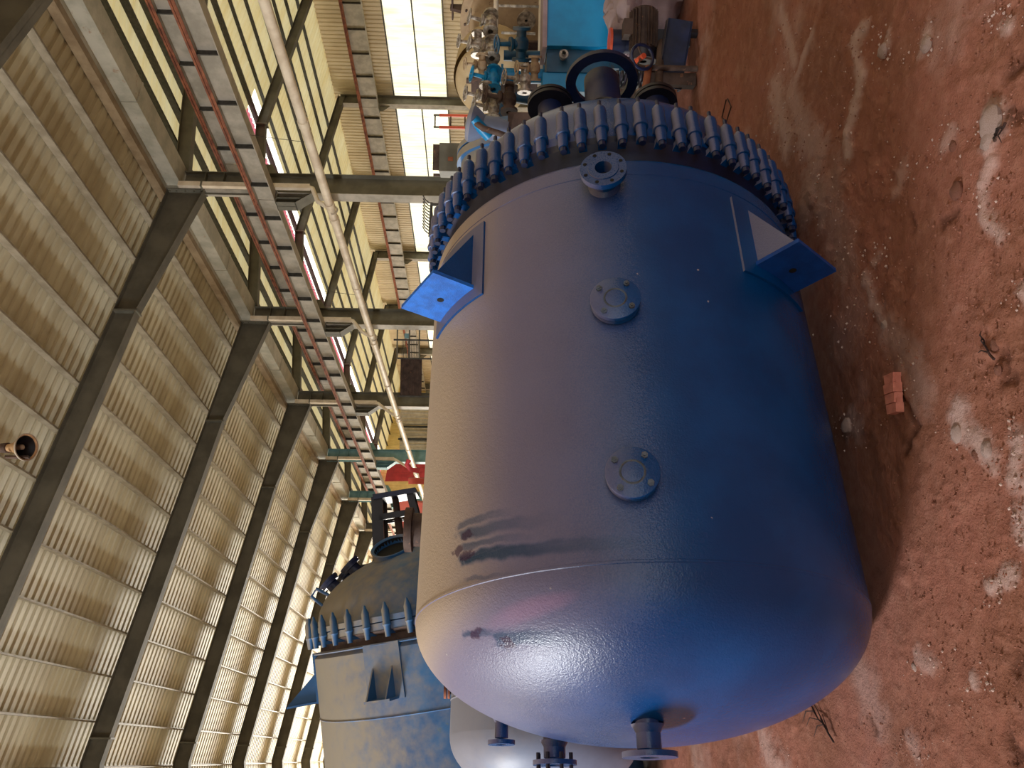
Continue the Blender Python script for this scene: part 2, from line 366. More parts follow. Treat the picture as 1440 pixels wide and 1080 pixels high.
# ------------------------------------------------------------------ building (world = camera-relative + H in z)
X1,Y1,BAY=11.82,14.60,6.0
XF=26.67; XR=19.2
ZR=lambda X:7.40+.165*(11.7-X)+H if X>-.2 else 7.40+.165*(11.7+.2+X+.2)+H     # top of the rafters of the near hall
def zB(X): return (7.36+.103*(X-12.1) if X<XR else 8.09-.137*(X-XR))+H          # top of the rafters of the far hall
def corrugated(name,mat,P,y0,y1,pitch=.25,h=.03,extra=None):
    "sheet through the section points P (x,z) running along the slope, ribs repeating in y"
    ys=[];hs=[]
    y=y0
    while y<y1:
        for a,b in ((0,0),(.55,0),(.68,1),(.87,1)): ys.append(y+a*pitch); hs.append(b*h)
        y+=pitch
    ys.append(y);hs.append(0)
    m=MB(); n=len(P)
    vs=[(x,yy,z+hh) for yy,hh in zip(ys,hs) for (x,z) in P]
    fs=[(i*n+j,(i+1)*n+j,(i+1)*n+j+1,i*n+j+1) for i in range(len(ys)-1) for j in range(n-1)]
    m.add(vs,fs); me=bpy.data.meshes.new(name); me.from_pydata(m.v,[],m.f); me.materials.append(M[mat]); 
    o=bpy.data.objects.new(name,me); COL.objects.link(o); return o
YA,YE=-13.4,56.6
ceil=struct(corrugated('ceiling','roof_sheet',[(-12.3,ZR(-12.3)+.2),(-.2,ZR(-.2)+.2),(11.86,ZR(11.86)+.2)],YA,YE))
# far hall roof, with the pale daylight sheets beside the ridge
YS=Y1+6*.9
roofB=struct(corrugated('ceiling','roof_sheet_b',[(12.2,zB(12.2)+.2),(XR-.6,zB(XR-.6)+.2)],YA,YE))
struct(corrugated('ceiling','roof_sheet_b',[(XR+1.05,zB(XR+1.05)+.2),(26.8,zB(26.8)+.2)],YA,YE))
struct(corrugated('ceiling','roof_sheet_b',[(XR-.6,zB(XR-.6)+.2),(XR,zB(XR)+.2),(XR+1.05,zB(XR+1.05)+.2)],YA,YS))
struct(corrugated('ceiling','ridge_pink',[(XR-.6,zB(XR-.6)+.2),(XR,zB(XR)+.2),(XR+.22,zB(XR+.22)+.2)],YS,YE))
struct(corrugated('ceiling','ridge_white',[(XR+.22,zB(XR+.22)+.2),(XR+1.05,zB(XR+1.05)+.2)],YS,YE))
# purlins: short lengths from rafter to rafter, each its own piece
def purlin_mesh(mat,w,h):
    m=MB(); t=.012
    m.box((-t/2,0,0),(t/2,BAY,h)); m.box((-w,0,0),(0,BAY,t)); m.box((0,0,h-t),(w,BAY,h)); m.box((-w,0,0),(-w+t,BAY,.03))
    return m.mesh('purlin',mat)
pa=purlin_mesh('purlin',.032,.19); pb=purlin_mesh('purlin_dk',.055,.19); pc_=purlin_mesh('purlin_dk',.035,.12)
for k in range(-1,7):
    for i in range(12):
        x=10.72-i*1.0
        inst(pa,'purlin',ceil,Matrix.Translation((x,Y1+6*k,ZR(x)+.005)))
    for i in range(14):
        x=13.0+.93*i
        if abs(x-XR)<.3: x+=.3
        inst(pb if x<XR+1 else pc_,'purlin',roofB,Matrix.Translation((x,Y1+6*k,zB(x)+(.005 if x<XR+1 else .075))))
# timber-coloured trim along the eave of the near roof
t_=MB(); t_.box((11.40,YA,ZR(11.6)+.02),(11.55,YE,ZR(11.5)+.20)); struct(t_.obj('trim_1','trim'))
def wall(name,mat,x,y0,y1,z0,z1,ax='x',pitch=.2,h=.03):
    m=MB(); c=[];y=y0
    while y<y1:
        for a,b in ((0,0),(.5,0),(.65,1),(.85,1)): c.append((y+a*pitch,b*h))
        y+=pitch
    c.append((y1,0))
    vs=[]
    for yy,hh in c:
        for z in (z0,z1): vs.append((x+hh,yy,z) if ax=='x' else (yy,x+hh,z))
    m.add(vs,[(2*i,2*i+1,2*i+3,2*i+2) for i in range(len(c)-1)])
    me=bpy.data.meshes.new(name); me.from_pydata(m.v,[],m.f); me.materials.append(M[mat])
    o=bpy.data.objects.new(name,me); COL.objects.link(o); return struct(o)
Z0w,Z1w=2.25+H,4.58+H
wr=wall('wall_right','wall_sheet',26.72,YA,YE,-.02,Z0w)
wall('wall_right','wall_sheet',26.72,YA,YE,Z1w,7.42+H)
wp=wall('window_1','panel_glow',26.70,YA,YE,Z0w,Z1w)
g=MB(); g.box((26.60,YA,3.40+H),(26.69,YE,3.45+H)); g.obj('window_rail','purlin_dk',wp)
g=MB(); g.box((26.58,YA,Z0w-.06),(26.69,YE,Z0w)); g.obj('window_rail','steel',wp)
g=MB(); g.box((26.62,YA,Z1w),(26.69,YE,Z1w+.05)); g.obj('window_rail','purlin_dk',wp)
wall('wall_left','wall_sheet',-12.25,YA,YE,-.02,3.8+H); wall('wall_left','wall_sheet',-12.25,YA,YE,6.1+H,7.7+H)
wall('window_2','panel_glow',-12.25,YA,YE,3.8+H,6.1+H)
wall('wall_back','yellow_wall',YE,12.0,26.8,-.02,8.3+H,'y',.3)
wall('wall_back','wall_sheet',YE,-12.3,12.0,5.9,9.6+H,'y',.3)
wall('wall_front','wall_sheet',YA,-12.3,26.8,6.5,9.6+H,'y',.3)
wall('wall_front','wall_sheet',YA,10,26.8,-.02,6.5,'y',.3)
# red sliding door in the end wall of the far hall
rd=MB(); 
for i in range(12): rd.box((14.6,YE-.16,.1+i*.42),(18.6,YE-.10+ .02*(i%2),.1+i*.42+.40))
struct(rd.obj('door_1','red'))
# ------------------------------------------------------------------ frames
ORD=['nearest','second nearest','third nearest','fourth nearest','fifth','sixth','seventh','farthest']
def ibeam_profile(x0,x1,zb0,zt0,zb1,zt1,wd,tf=.014,tw=.01,m=None,y=0):
    "I section lying along x, sloping; flanges wd wide in y"
    m=m or MB()
    def slab(za0,za1,dz,y0,y1):
        vs=[(x0,y+y0,za0),(x1,y+y0,za1),(x1,y+y1,za1),(x0,y+y1,za0),(x0,y+y0,za0+dz),(x1,y+y0,za1+dz),(x1,y+y1,za1+dz),(x0,y+y1,za0+dz)]
        m.add(vs,[(0,3,2,1),(4,5,6,7),(0,1,5,4),(1,2,6,5),(2,3,7,6),(3,0,4,7)])
    slab(zb0,zb1,tf,-wd/2,wd/2); slab(zt0-tf,zt1-tf,tf,-wd/2,wd/2)
    vs=[(x0,y-tw/2,zb0),(x1,y-tw/2,zb1),(x1,y+tw/2,zb1),(x0,y+tw/2,zb0),(x0,y-tw/2,zt0),(x1,y-tw/2,zt1),(x1,y+tw/2,zt1),(x0,y+tw/2,zt0)]
    m.add(vs,[(0,3,2,1),(4,5,6,7),(0,1,5,4),(1,2,6,5),(2,3,7,6),(3,0,4,7)])
    return m
def make_column(k):
    y=Y1+6*k
    teal=k in(3,4)
    nm=('%s %s steel column of the row between the halls'%(ORD[k],'teal painted' if teal else 'grey'))
    t=thing('steel_column','%s%s'%(nm,', with crane bracket' ),'column',(X1,y,0))
    mt='steel_teal' if teal else 'steel'
    w=.27; x0,x1=-.30,.26
    m=MB(); m.box((x0+.012,-.006,0),(x1-.012,.006,7.12+H)); m.obj('web',mt,t)
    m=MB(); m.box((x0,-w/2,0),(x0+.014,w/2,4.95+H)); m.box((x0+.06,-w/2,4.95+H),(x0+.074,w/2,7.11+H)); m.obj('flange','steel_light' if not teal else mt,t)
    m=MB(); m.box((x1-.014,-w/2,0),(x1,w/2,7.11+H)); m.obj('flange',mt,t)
    m=MB(); m.box((x0-.1,-.25,-.01),(x1+.1,.25,.02)); m.obj('base_plate',mt,t)
    # crane bracket, a short tapered I section with stiffeners
    m=MB(); zt=4.95+H
    xa=-.58; w2=.30
    m.box((xa,-w2/2,zt-.015),(x0,w2/2,zt)); m.prism([(xa,-.006,zt-.45),(xa,-.006,zt),(x0,-.006,zt),(x0,-.006,zt-.80)],(0,.012,0))
    m.prism([(xa,-w2/2,zt-.45),(x0,-w2/2,zt-.80),(x0,-w2/2,zt-.785),(xa,-w2/2,zt-.435)],(0,w2,0))
    m.box((xa,-w2/2,zt-.45),(xa+.012,w2/2,zt)); m.box((xa+.13,-w2/2,zt-.56),(xa+.14,w2/2,zt)); 
    m.obj('bracket',mt,t)
    m=MB(); m.box((x1,-w2/2,5.40+H),(x1+.35,w2/2,5.43+H)); m.prism([(x1,-.006,5.0+H),(x1+.35,-.006,5.2+H),(x1+.35,-.006,5.42+H),(x1,-.006,5.42+H)],(0,.012,0)); m.obj('bracket',mt,t)
    # stiffeners inside the head of the column
    for z in (6.62,6.2,5.3):
        m=MB(); m.box((x0+.07,-w/2,z+H),(x1-.01,w/2,z+H+.012)); m.obj('stiffener',mt,t)
for k in range(0,7): make_column(k)
for k in range(2,8):
    y=Y1+6*k
    t=thing('far_column','%s grey steel column in view against the far panelled wall'%(ORD[k-2]),'column',(26.35,y,0))
    m=MB(); m.box((-.26,-.006,0),(.24,.006,zB(26.6)-.05)); m.obj('web','steel',t)
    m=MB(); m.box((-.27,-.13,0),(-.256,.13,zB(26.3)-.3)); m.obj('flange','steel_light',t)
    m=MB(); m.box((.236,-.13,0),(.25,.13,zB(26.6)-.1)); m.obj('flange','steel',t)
    m=MB(); m.box((-.56,-.12,5.20+H),(-.27,.12,5.23+H)); m.prism([(-.56,-.006,5.05+H),(-.27,-.006,4.75+H),(-.27,-.006,5.2+H),(-.56,-.006,5.2+H)],(0,.012,0)); m.obj('bracket','steel',t)
def make_rafter(k):
    y=Y1+6*k
    t=thing('roof_rafter','%s deep olive-grey rafter under the near hall roof'%(ORD[k+1]),'rafter',(0,y,0))
    for (a,b,d0,d1) in ((-12.2,-.2,.46,.46),(-.2,8.4,.46,.47),(8.4,11.56,.47,.82)):
        m=ibeam_profile(a,b,ZR(a)-d0,ZR(a),ZR(b)-d1,ZR(b),.24); m.obj('rafter_length','rafter',t)
    for x in (8.4,.35):
        m=MB(); m.box((x-.02,-.13,ZR(x)-.50),(x+.02,.13,ZR(x)+.0)); m.obj('splice_plate','steel',t)
    m=MB(); m.box((11.56,-.13,ZR(11.56)-.84),(11.59,.13,ZR(11.56)+.02))
    for z in (-.75,-.6,-.4,-.2,-.05):
        for yy in (-.08,.08): m.cyl((11.52,yy,ZR(11.56)+z),(11.56,yy,ZR(11.56)+z),.018,6)
    m.obj('end_plate','steel',t)
for k in range(-1,7): make_rafter(k)
for k in range(0,7):
    y=Y1+6*k
    t=thing('far_hall_rafter','%s thin dark rafter under the yellowed roof of the far hall'%(ORD[k]),'rafter',(0,y,0))
    for a,b in ((12.08,XR),(XR,26.6)):
        m=ibeam_profile(a,b,zB(a)-.32,zB(a),zB(b)-.32,zB(b),.20); m.obj('rafter_length','rafter',t)
    m=MB(); m.box((XR-.02,-.12,zB(XR)-.38),(XR+.02,.12,zB(XR)+.0)); m.obj('splice_plate','steel',t)
# valley gutter, in six metre lengths
gt=thing('valley_gutter','pale galvanised box gutter running along the column heads between the two roofs','gutter',(0,0,0))
for k in range(-2,7):
    y=Y1+6*k+3.4
    m=MB(); z0,z1=7.13+H,7.46+H
    m.box((11.70,y,z0),(12.20,y+6,z0+.012)); m.box((11.69,y,z0),(11.702,y+6,z1)); m.box((12.2,y,z0),(12.212,y+6,z1)); m.box((11.50,y,z1),(11.70,y+6,z1+.01)); m.box((11.50,y,z1),(11.51,y+6,z1+.2))
    m.box((11.67,y-.03,z0-.012),(12.22,y+.03,z0)); m.box((11.675,y-.03,z0),(11.69,y+.03,z1))
    m.obj('gutter_length','gutter',gt)
# crane runways
def runway(label,x,zb,zt,wd,side,name='crane_beam',rail=True,ya=-1,yb=7):
    t=thing(name,label,'crane beam',(x,0,0))
    for k in range(ya,yb):
        y0=Y1+6*k+.01;y1=y0+5.98
        m=MB(); m.box((-wd/2,y0,zb),(wd/2,y1,zb+.016)); m.box((-wd/2,y0,zt-.016),(wd/2,y1,zt)); m.box((-.006,y0,zb),(.006,y1,zt)); m.obj('beam_length','steel_light',t)
        for j in range(5):
            y=y0+.6+1.2*j
            m=MB()
            m.box((-wd/2+.015,y-.012,zb+.016),(-.006,y+.012,zt-.016)); m.box((.006,y-.012,zb+.016),(wd/2-.015,y+.012,zt-.016)); m.obj('stiffener','purlin_dk',t)
        m=MB()
        m.box((-.055,y0,zt),(.055,y1,zt+.03)); m.box((-.012,y0,zt+.03),(.012,y1,zt+.09)); m.box((-.035,y0,zt+.09),(.035,y1,zt+.13)); m.box((-wd/2-.012,y0,zt-.03),(-wd/2+.002,y1,zt+.004))
        m.obj('rail','rust',t)
runway('stiffened grey crane runway beam with rusty rail, on the column brackets facing the tank',11.42,4.97+H,5.40+H,.25,-1)
runway('crane runway beam with rusty rail beyond the columns, peeping above the nearer beam',12.42,5.45+H,6.30+H,.25,-1)
runway('distant pale blue-grey crane runway beam high on the far panelled wall',26.0,5.24+H,5.98+H,.22,-1)
# downpipes and collecting pipe
zp=lambda y:(3.84-.0235*(y-8.8))+H
cp=thing('drain_pipe','long cream plastic drain pipe slung along the columns below the crane beam','pipe',(11.15,0,0))
for k in range(-1,6):
    y0=Y1+6*k+.0
    m=MB(); m.cyl((0,y0,zp(y0)),(0,y0+6,zp(y0+6)),.098,20,cap=False); m.obj('pipe_length','pvc',cp)
    for yy in (y0+.25,y0-.28,y0+3.2):
        m=MB(); m.cyl((0,yy,zp(yy)),(0,yy+.16,zp(yy+.16)),.112,20); m.obj('coupling','pvc',cp)
for k in range(0,6):
    y=Y1+6*k
    t=thing('downpipe','cream downpipe bent into the drain pipe on the %s middle column'%(ORD[k]),'pipe',(11.62,y-.22,0))
    m=MB(); m.box((-.06,-.05,4.2+H),(.06,.05,7.14+H)); m.obj('pipe_shaft','pvc',t)
    m=MB(); zz=zp(y)
    m.tube([(0,0,4.26+H),(-.03,0,4.14+H),(-.38,.02,zz-H+.28+H),(-.47,.06,zz+.10)],.055,10); m.obj('elbow','pvc',t)
    for z in (5.4,6.6):
        m=MB(); m.box((-.075,-.06,z+H),(.075,.07,z+H+.04)); m.obj('pipe_clip','steel',t)
    # hanger plate that carries the long pipe
    m=MB(); m.tube([(-.47+.12*math.cos(a),.20+.0*a,zz+.13*math.sin(a)) for a in np.linspace(-PI,0,9)],.02,6); m.tube([(-.35,.2,zz),(-.1,.3,zz+.05)],.02,6); m.obj('hanger','white_metal',t)
# thin tie wires slung beneath the crane beam
for i,(y,dx) in enumerate(((Y1-2.2,1),(Y1+3.6,1))):
    a=V((11.3,y,4.97+H)); b=V((11.15,y,zp(y)+.1)); m=MB(); m.tube([a,b],.006,5); o=m.obj('hanging_wire','purlin_dk'); recentre(o)
    tag(o,['thin wire from crane beam to drain pipe, nearer of two','thin wire from crane beam to drain pipe, farther of two'][i],'wire')
# ------------------------------------------------------------------ horn loudspeaker under the roof
hp=at(30,629,7.6)
t=thing('horn_loudspeaker','tan horn loudspeaker hanging under the roof near the nearest rafters','loudspeaker',hp)
ax=((EYE-hp).normalized()*.42+V((.05,0,-.88))).normalized()
m=MB(); m.lathe([(-.17,.02),(-.16,.035),(-.08,.05),(-.02,.08),(.04,.118),(.06,.130),(.064,.124),(.05,.112)],32,ax); m.obj('horn','tan',t)
m=MB(); m.lathe([(.05,.112),(.0,.084),(-.06,.052),(-.10,.0005)],32,ax); m.obj('horn_throat','black',t)
m=MB(); m.lathe([(-.08,.0005),(-.08,.028),(.015,.026),(.025,.016),(.026,.0005)],16,ax); m.obj('centre_plug','white_metal',t)
m=MB(); m.lathe([(.056,.124),(.056,.134),(.068,.134),(.068,.124)],32,ax); m.obj('rim','white_metal',t)
m=MB(); m.lathe([(-.25,.001),(-.25,.045),(-.16,.05),(-.155,.03)],20,ax); m.obj('driver','brown',t)
zr=ZR(hp.x)-hp.z
m=MB(); m.tube([(0,0,0) if False else (-ax.x*.15,-ax.y*.15,-ax.z*.15),(-ax.x*.16,-ax.y*.16,.2),(-ax.x*.16,-ax.y*.16,zr+.18)],.014,8); m.box((-.11,-.02,-.1),(-.09,.02,.12)); m.obj('mount','brown',t)
# ------------------------------------------------------------------ the main reactor
PHI=math.radians(4.866)
TK=Matrix.Translation((.5385,3.7207,1.0))@Matrix.Rotation(PHI,4,'Z')
tk=thing('blue_reactor_tank','large dusty blue steel reactor tank lying on the red soil in front','tank',mw=TK)
def ell(s0,depth,r,n=24,sgn=-1): return [(s0+sgn*depth*math.cos(a),max(r*math.sin(a),.0005)) for a in np.linspace(0,PI/2,n)]
m=MB(); m.lathe([(.0,1.0),(.5,1.0),(1.0,1.0),(1.4,1.0),(1.90,1.0)]+[(1.90+.045*math.sin(a),.955+.045*math.cos(a)) for a in np.linspace(.15,PI/2,7)]+[(1.947,.90)],160); m.obj('jacket_shell','tank',tk)
m=MB(); m.lathe(ell(0,.496,1.0,30,-1),160); m.obj('bottom_head','tank',tk)
for s_ in (-.004,1.832):
    m=MB(); m.lathe([(s_-.007,.999),(s_-.004,1.003),(s_+.004,1.003),(s_+.007,.999)],160); m.obj('weld_seam','tank',tk)
m=MB(); m.lathe([(1.93,.92),(1.97,.90),(2.0,.91),(2.03,.955),(2.055,.985),(2.10,.985)],128); m.obj('neck','blue_dk',tk)
m=MB(); m.lathe([(2.10,.90),(2.10,.985),(2.155,.985),(2.17,.96)],128); m.obj('cover_flange','tank_part',tk)
m=MB(); m.lathe([(2.165,.965),(2.20,.95),(2.30,.95)]+ell(2.30,.5,.95,24,1)[::-1][1:],128); m.obj('cover','tank_part',tk)
# clamps : bolt, barrel, collar, lower jaw, nut
cm=MB(); cm.lathe([(-.02,.0005),(-.02,.022),(.0,.024),(.006,.026),(.06,.027),(.062,.036),(.075,.038),(.088,.036),(.09,.031),(.19,.032),(.205,.030),(.225,.017),(.23,.010)],12); 
cm.box((.075,-.024,-.13),(.11,.024,0)); cm.box((.0,-.020,-.11),(.03,.020,0)); cmesh=cm.mesh('clamp','tank_part')
cb=MB(); cb.lathe([(-.045,.0005),(-.045,.017),(-.015,.018),(-.015,.010),(.264,.010),(.266,.0005)],8); cbm=cb.mesh('clamp_bolt','blue_dk')
NC=68
for i in range(NC):
    th=2*PI*i/NC+math.radians(9.9); j=random.uniform(-.5,.5)*math.radians(1.1)
    Mx=Matrix.Rotation(-(th+j)+PI/2,4,'X')   # local z -> radial
    # radial direction in tank frame : (0,-cos,sin)
    r=V((0,-math.cos(th+j),math.sin(th+j)))
    L=Matrix.Translation((2.042+random.uniform(-.008,.008),0,0)+0*r if False else V((2.042+random.uniform(-.008,.008),0,0))+r*1.027)
    B=Matrix(((1,0,0),(0,0,0),(0,0,0))).to_4x4()
    zax=r; xax=V((1,0,0)); yax=zax.cross(xax)
    B=Matrix.Identity(4)
    for a,vv in enumerate((xax,yax,zax)):
        for b in range(3): B[b][a]=vv[b]
    c=inst(cmesh,'clamp',tk,L@B); inst(cbm,'clamp_bolt',c)
def radial(ang): a=math.radians(ang); return V((0,-math.cos(a),math.sin(a)))
def tangent(ang): a=math.radians(ang); return V((0,math.sin(a),math.cos(a)))
# nozzle with open flange
def flange_holes(m,c,ax,r,n,rh,off=.0005,ph=0):
    ax=V(ax).normalized(); e=ax.orthogonal().normalized(); g=ax.cross(e)
    for i in range(n):
        a=2*PI*i/n+ph; q=V(c)+(e*math.cos(a)+g*math.sin(a))*r; m.cyl(q,q+ax*off,rh,10)
def hexbolt(m,c,ax,r,h): m.lathe([(0,r),(h,r),(h,.0005)],6,ax,c,False); m.cyl(V(c)+V(ax)*h,V(c)+V(ax)*(h*1.6),r*.5,8)
A=9.9; r=radial(A); c0=V((1.765,0,0))
m=MB(); m.cyl(c0+r*.97,c0+r*1.09,.058,28,cap=False); m.lathe([(0,.075),(.012,.066),(.02,.058)],28,r,c0+r*.998); nz=m.obj('nozzle','tank_part',tk)
m=MB(); m.lathe([(0,.055),(0,.105),(.028,.105),(.028,.070),(.033,.068),(.033,.038),(-.06,.036)],40,r,c0+r*1.085,False); m.obj('nozzle_flange','tank_part',nz)
m=MB(); flange_holes(m,c0+r*1.1135,r,.087,8,.009,.001,.4); m.cyl(c0+r*1.04,c0+r*1.05,.037,20); m.obj('bolt_hole','dark',nz)
# blind flanges
for (sx,an,rad) in ((1.087,9.4,.104),(.309,8.7,.100)):
    r=radial(an); c0=V((sx,0,0))
    m=MB(); m.cyl(c0+r*.98,c0+r*1.02,.06,28,cap=False); nz=m.obj('nozzle','tank_part',tk)
    m=MB(); m.lathe([(0,.05),(0,rad*.98),(.018,rad*.98),(.018,.05)],44,r,c0+r*1.012,False); m.obj('nozzle_flange','tank_part',nz)
    m=MB(); m.lathe([(0,.05),(0,rad),(.020,rad),(.022,rad-.003),(.022,.0005)],44,r,c0+r*1.036,False); bl=m.obj('blind_flange','tank_part',nz)
    m=MB(); m.lathe([(0,.040),(.004,.044),(.0,.050)],40,r,c0+r*1.0575); m.obj('weld_ring','bolt',nz)
    e=tangent(an); g=V((1,0,0))
    for q in range(4):
        a=math.radians(38+90*q); p=c0+r*1.058+(e*math.cos(a)+g*math.sin(a))*(rad*.78)
        m=MB(); hexbolt(m,p,r,.013,.010); m.obj('bolt','bolt',nz)
# support lugs
def lug(a0,a1,sb,st,outw,pa,face='blue_bright'):
    t0=bpy.data.objects.new('support_lug',None); COL.objects.link(t0); t0.parent=tk
    ac=(a0+a1)/2; rc=radial(ac); tc=tangent(ac); half=math.sin(math.radians((a1-a0)/2)); flat=math.cos(math.radians((a1-a0)/2))
    # curved pad plate
    m=MB(); pts=[];N_=14
    for j,s_ in enumerate((1.35,1.79)):
        for i in range(N_+1):
            a=pa[0]+(pa[1]-pa[0])*i/N_
            for rr in (.998,1.012): q=radial(a)*rr; pts.append((s_,q.y,q.z))
    st_=(N_+1)*2; f=[]
    for i in range(N_):
        b=i*2; f+=[(b+1,b+3,b+3+st_,b+1+st_),(b,b+2,b+3,b+1),(st_+b,st_+b+1,st_+b+3,st_+b+2)]
    f+=[(0,1,st_+1,st_),(N_*2,st_+N_*2,st_+N_*2+1,N_*2+1)]
    m.add(pts,f); m.obj('pad_plate','tank_part',t0)
    out=outw
    for sg in (-1,1):
        base=rc*(flat-.01)+tc*(half*sg); m=MB()
        m.prism([V((sb,0,0))+base,V((st,0,0))+base,V((sb,0,0))+base+rc*out+rc*.01],tc*(-.014*sg)); 
        m.obj('gusset_plate','tank_part',t0)
    m=MB(); b0=V((sb,0,0))+rc*(flat-.03); w_=half+.016
    m.prism([b0-tc*w_,b0+tc*w_,b0+tc*w_+rc*(out+.05),b0-tc*w_+rc*(out+.05)],(-.02,0,0)); pl=m.obj('base_plate',face,t0)
    m=MB(); h=b0+rc*(out*.62)+V((-.0205,0,0)); m.cyl(h,h+V((-.0008,0,0)),.017,14); m.obj('bolt_hole','dark',t0)
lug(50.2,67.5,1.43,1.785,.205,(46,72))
lug(-47.5,-31.3,1.43,1.785,.205,(-53,-25.9),'blue_shaded')
# bottom end nozzles
def end_nozzle(y,z,s1,rp,rf,mat='tank_part',bolts=0):
    rr=min(.97,math.hypot(y,z)); s0=-.496*math.sqrt(1-rr*rr)+.03
    m=MB(); m.cyl((s0,y,z),(s1+.01,y,z),rp,24,cap=False); m.lathe([(0,rp+.018),(-.02,rp+.006),(-.03,rp)],24,(1,0,0),(s0-.035,y,z)); nz=m.obj('end_nozzle',mat,tk)
    m=MB(); m.lathe([(0,rp*.8),(0,rf),(-.02,rf),(-.02,rp*.8),(0,rp*.8)],36,(1,0,0),(s1,y,z),False); m.obj('nozzle_flange',mat,nz)
    if bolts:
        m=MB()
        for i in range(bolts):
            a=2*PI*i/bolts+.3; q=V((s1,y+math.cos(a)*rf*.8,z+math.sin(a)*rf*.8)); m.cyl(q-V((.045,0,0)),q+V((.03,0,0)),.009,8)
        m.obj('flange_bolts','black',nz)
end_nozzle(-.40,.055,-.555,.047,.105)
end_nozzle(.5,.60,-.425,.032,.066)
end_nozzle(.3,.36,-.528,.05,.100,bolts=8)
# cover nozzles
def cover_nozzle(y,z,s1,rp,rf,mat='blue_dk',cap=True):
    rr=math.hypot(y,z); s0=2.30+.5*math.sqrt(max(.02,1-(rr/.95)**2))-.04
    m=MB(); m.cyl((s0,y,z),(s1,y,z),rp,24,cap=False); nz=m.obj('cover_nozzle',mat,tk)
    m=MB()
    if cap: m.lathe([(0,.0005),(0,rf),(.022,rf),(.022,rp+.01),(.032,rp+.01),(.032,rf),(.052,rf),(.052,.0005)],40,(1,0,0),(s1-.02,y,z),False)
    else: m.lathe([(0,rf*.72),(0,rf),(.028,rf),(.028,rf*.72),(0,rf*.72)],48,(1,0,0),(s1-.02,y,z),False)
    m.obj('nozzle_flange','black' if cap else mat,nz)
    if cap:
        for i in range(8):
            a=2*PI*i/8; m=MB(); q=(s1+.03,y+math.cos(a)*rf*.8,z+math.sin(a)*rf*.8); hexbolt(m,q,(1,0,0),.014,.012); m.obj('bolt','black',nz)
    return nz
cover_nozzle(-.56,.37,2.79,.07,.128)
cover_nozzle(-.70,.09,2.84,.098,.20,cap=False)
cover_nozzle(-.57,-.235,2.82,.08,.125)
cover_nozzle(-.1,.45,2.95,.06,.10); cover_nozzle(.15,0,3.05,.10,.16)
# ------------------------------------------------------------------ second reactor, behind on the left
PH2=math.radians(4.0)
def vessel(label,name,org,ang,mat,matp,R,Lb,cat='tank',clamps=0,cover_d=.5,back=.5,lugs=(),cl=1.0,bandmat=None):
    t=thing(name,label,cat,mw=Matrix.Translation(org)@Matrix.Rotation(ang,4,'Z'))
    m=MB(); m.lathe([(-Lb,R),(-.30,R),(-.24,R*.955),(-.17,R*.95),(-.13,R*1.0),(-.06,R*1.0)],96); m.obj('shell',mat,t)
    m=MB(); m.lathe(ell(-Lb,back,R,16,-1),96); m.obj('bottom_head',mat,t)
    m=MB(); m.lathe([(-.06,R*.9),(-.05,R*1.005),(.0,R*1.005),(.02,R*.97),(.05,R*.955)]+[(.05+cover_d*math.cos(a),max(R*.955*math.sin(a),.0005)) for a in np.linspace(PI/2-.02,0,22)],96); m.obj('cover',mat,t)
    if bandmat: m=MB(); m.lathe([(-.235,R*.957),(-.17,R*.953),(-.13,R*1.003)],96); m.obj('neck_band',bandmat,t)
    for s_ in (-.24/1.65*R-.01,-.89):
        if s_>-Lb: m=MB(); m.lathe([(s_-.01,R*.999),(s_,R*1.006),(s_+.01,R*.999)],96); m.obj('weld_seam',mat,t)
    if clamps:
        for i in range(clamps):
            th=2*PI*i/clamps; r=V((0,-math.cos(th),math.sin(th))); B=Matrix.Identity(4)
            xax=V((1,0,0)); yax=r.cross(xax)
            for a,vv in enumerate((xax,yax,r)):
                for b in range(3): B[b][a]=vv[b]
            inst(clm2[0],'clamp',t,Matrix.Translation(V((-.17,0,0))+r*R*1.02)@B@Matrix.Scale(cl,4))
    return t
c2=MB(); c2.lathe([(-.02,.0005),(-.02,.022),(.06,.027),(.075,.036),(.09,.031),(.19,.032),(.225,.017),(.25,.010),(.255,.0005)],10); c2.box((.0,-.02,-.12),(.03,.02,0)); c2.box((.10,-.024,-.12),(.14,.024,0))
clm2=[c2.mesh('clamp','blue_old')]
R2=1.5
P2=V((2.55,10.9,1.78))
def vec_frame(org,t):
    t=V(t).normalized(); e1=V((0,0,1)).cross(t).normalized(); e2=t.cross(e1); M_=Matrix.Identity(4)
    for a,vv in enumerate((t,e1,e2)):
        for b in range(3): M_[b][a]=vv[b]
    M_.translation=V(org); return M_
PH,TL=-.1583,.1773
t2=vessel('weathered blue reactor with sparse clamps and open manhole, lying behind the dusty tank','weathered_reactor',(0,0,0),0,'blue_old','blue_old',1.65,2.6,clamps=46,cover_d=.70,back=.6,bandmat='brown',cl=1.15)
t2.matrix_world=vec_frame((1.551,9.114,.3002+H),(math.cos(PH)*math.cos(TL),math.sin(PH)*math.cos(TL),math.sin(TL)))
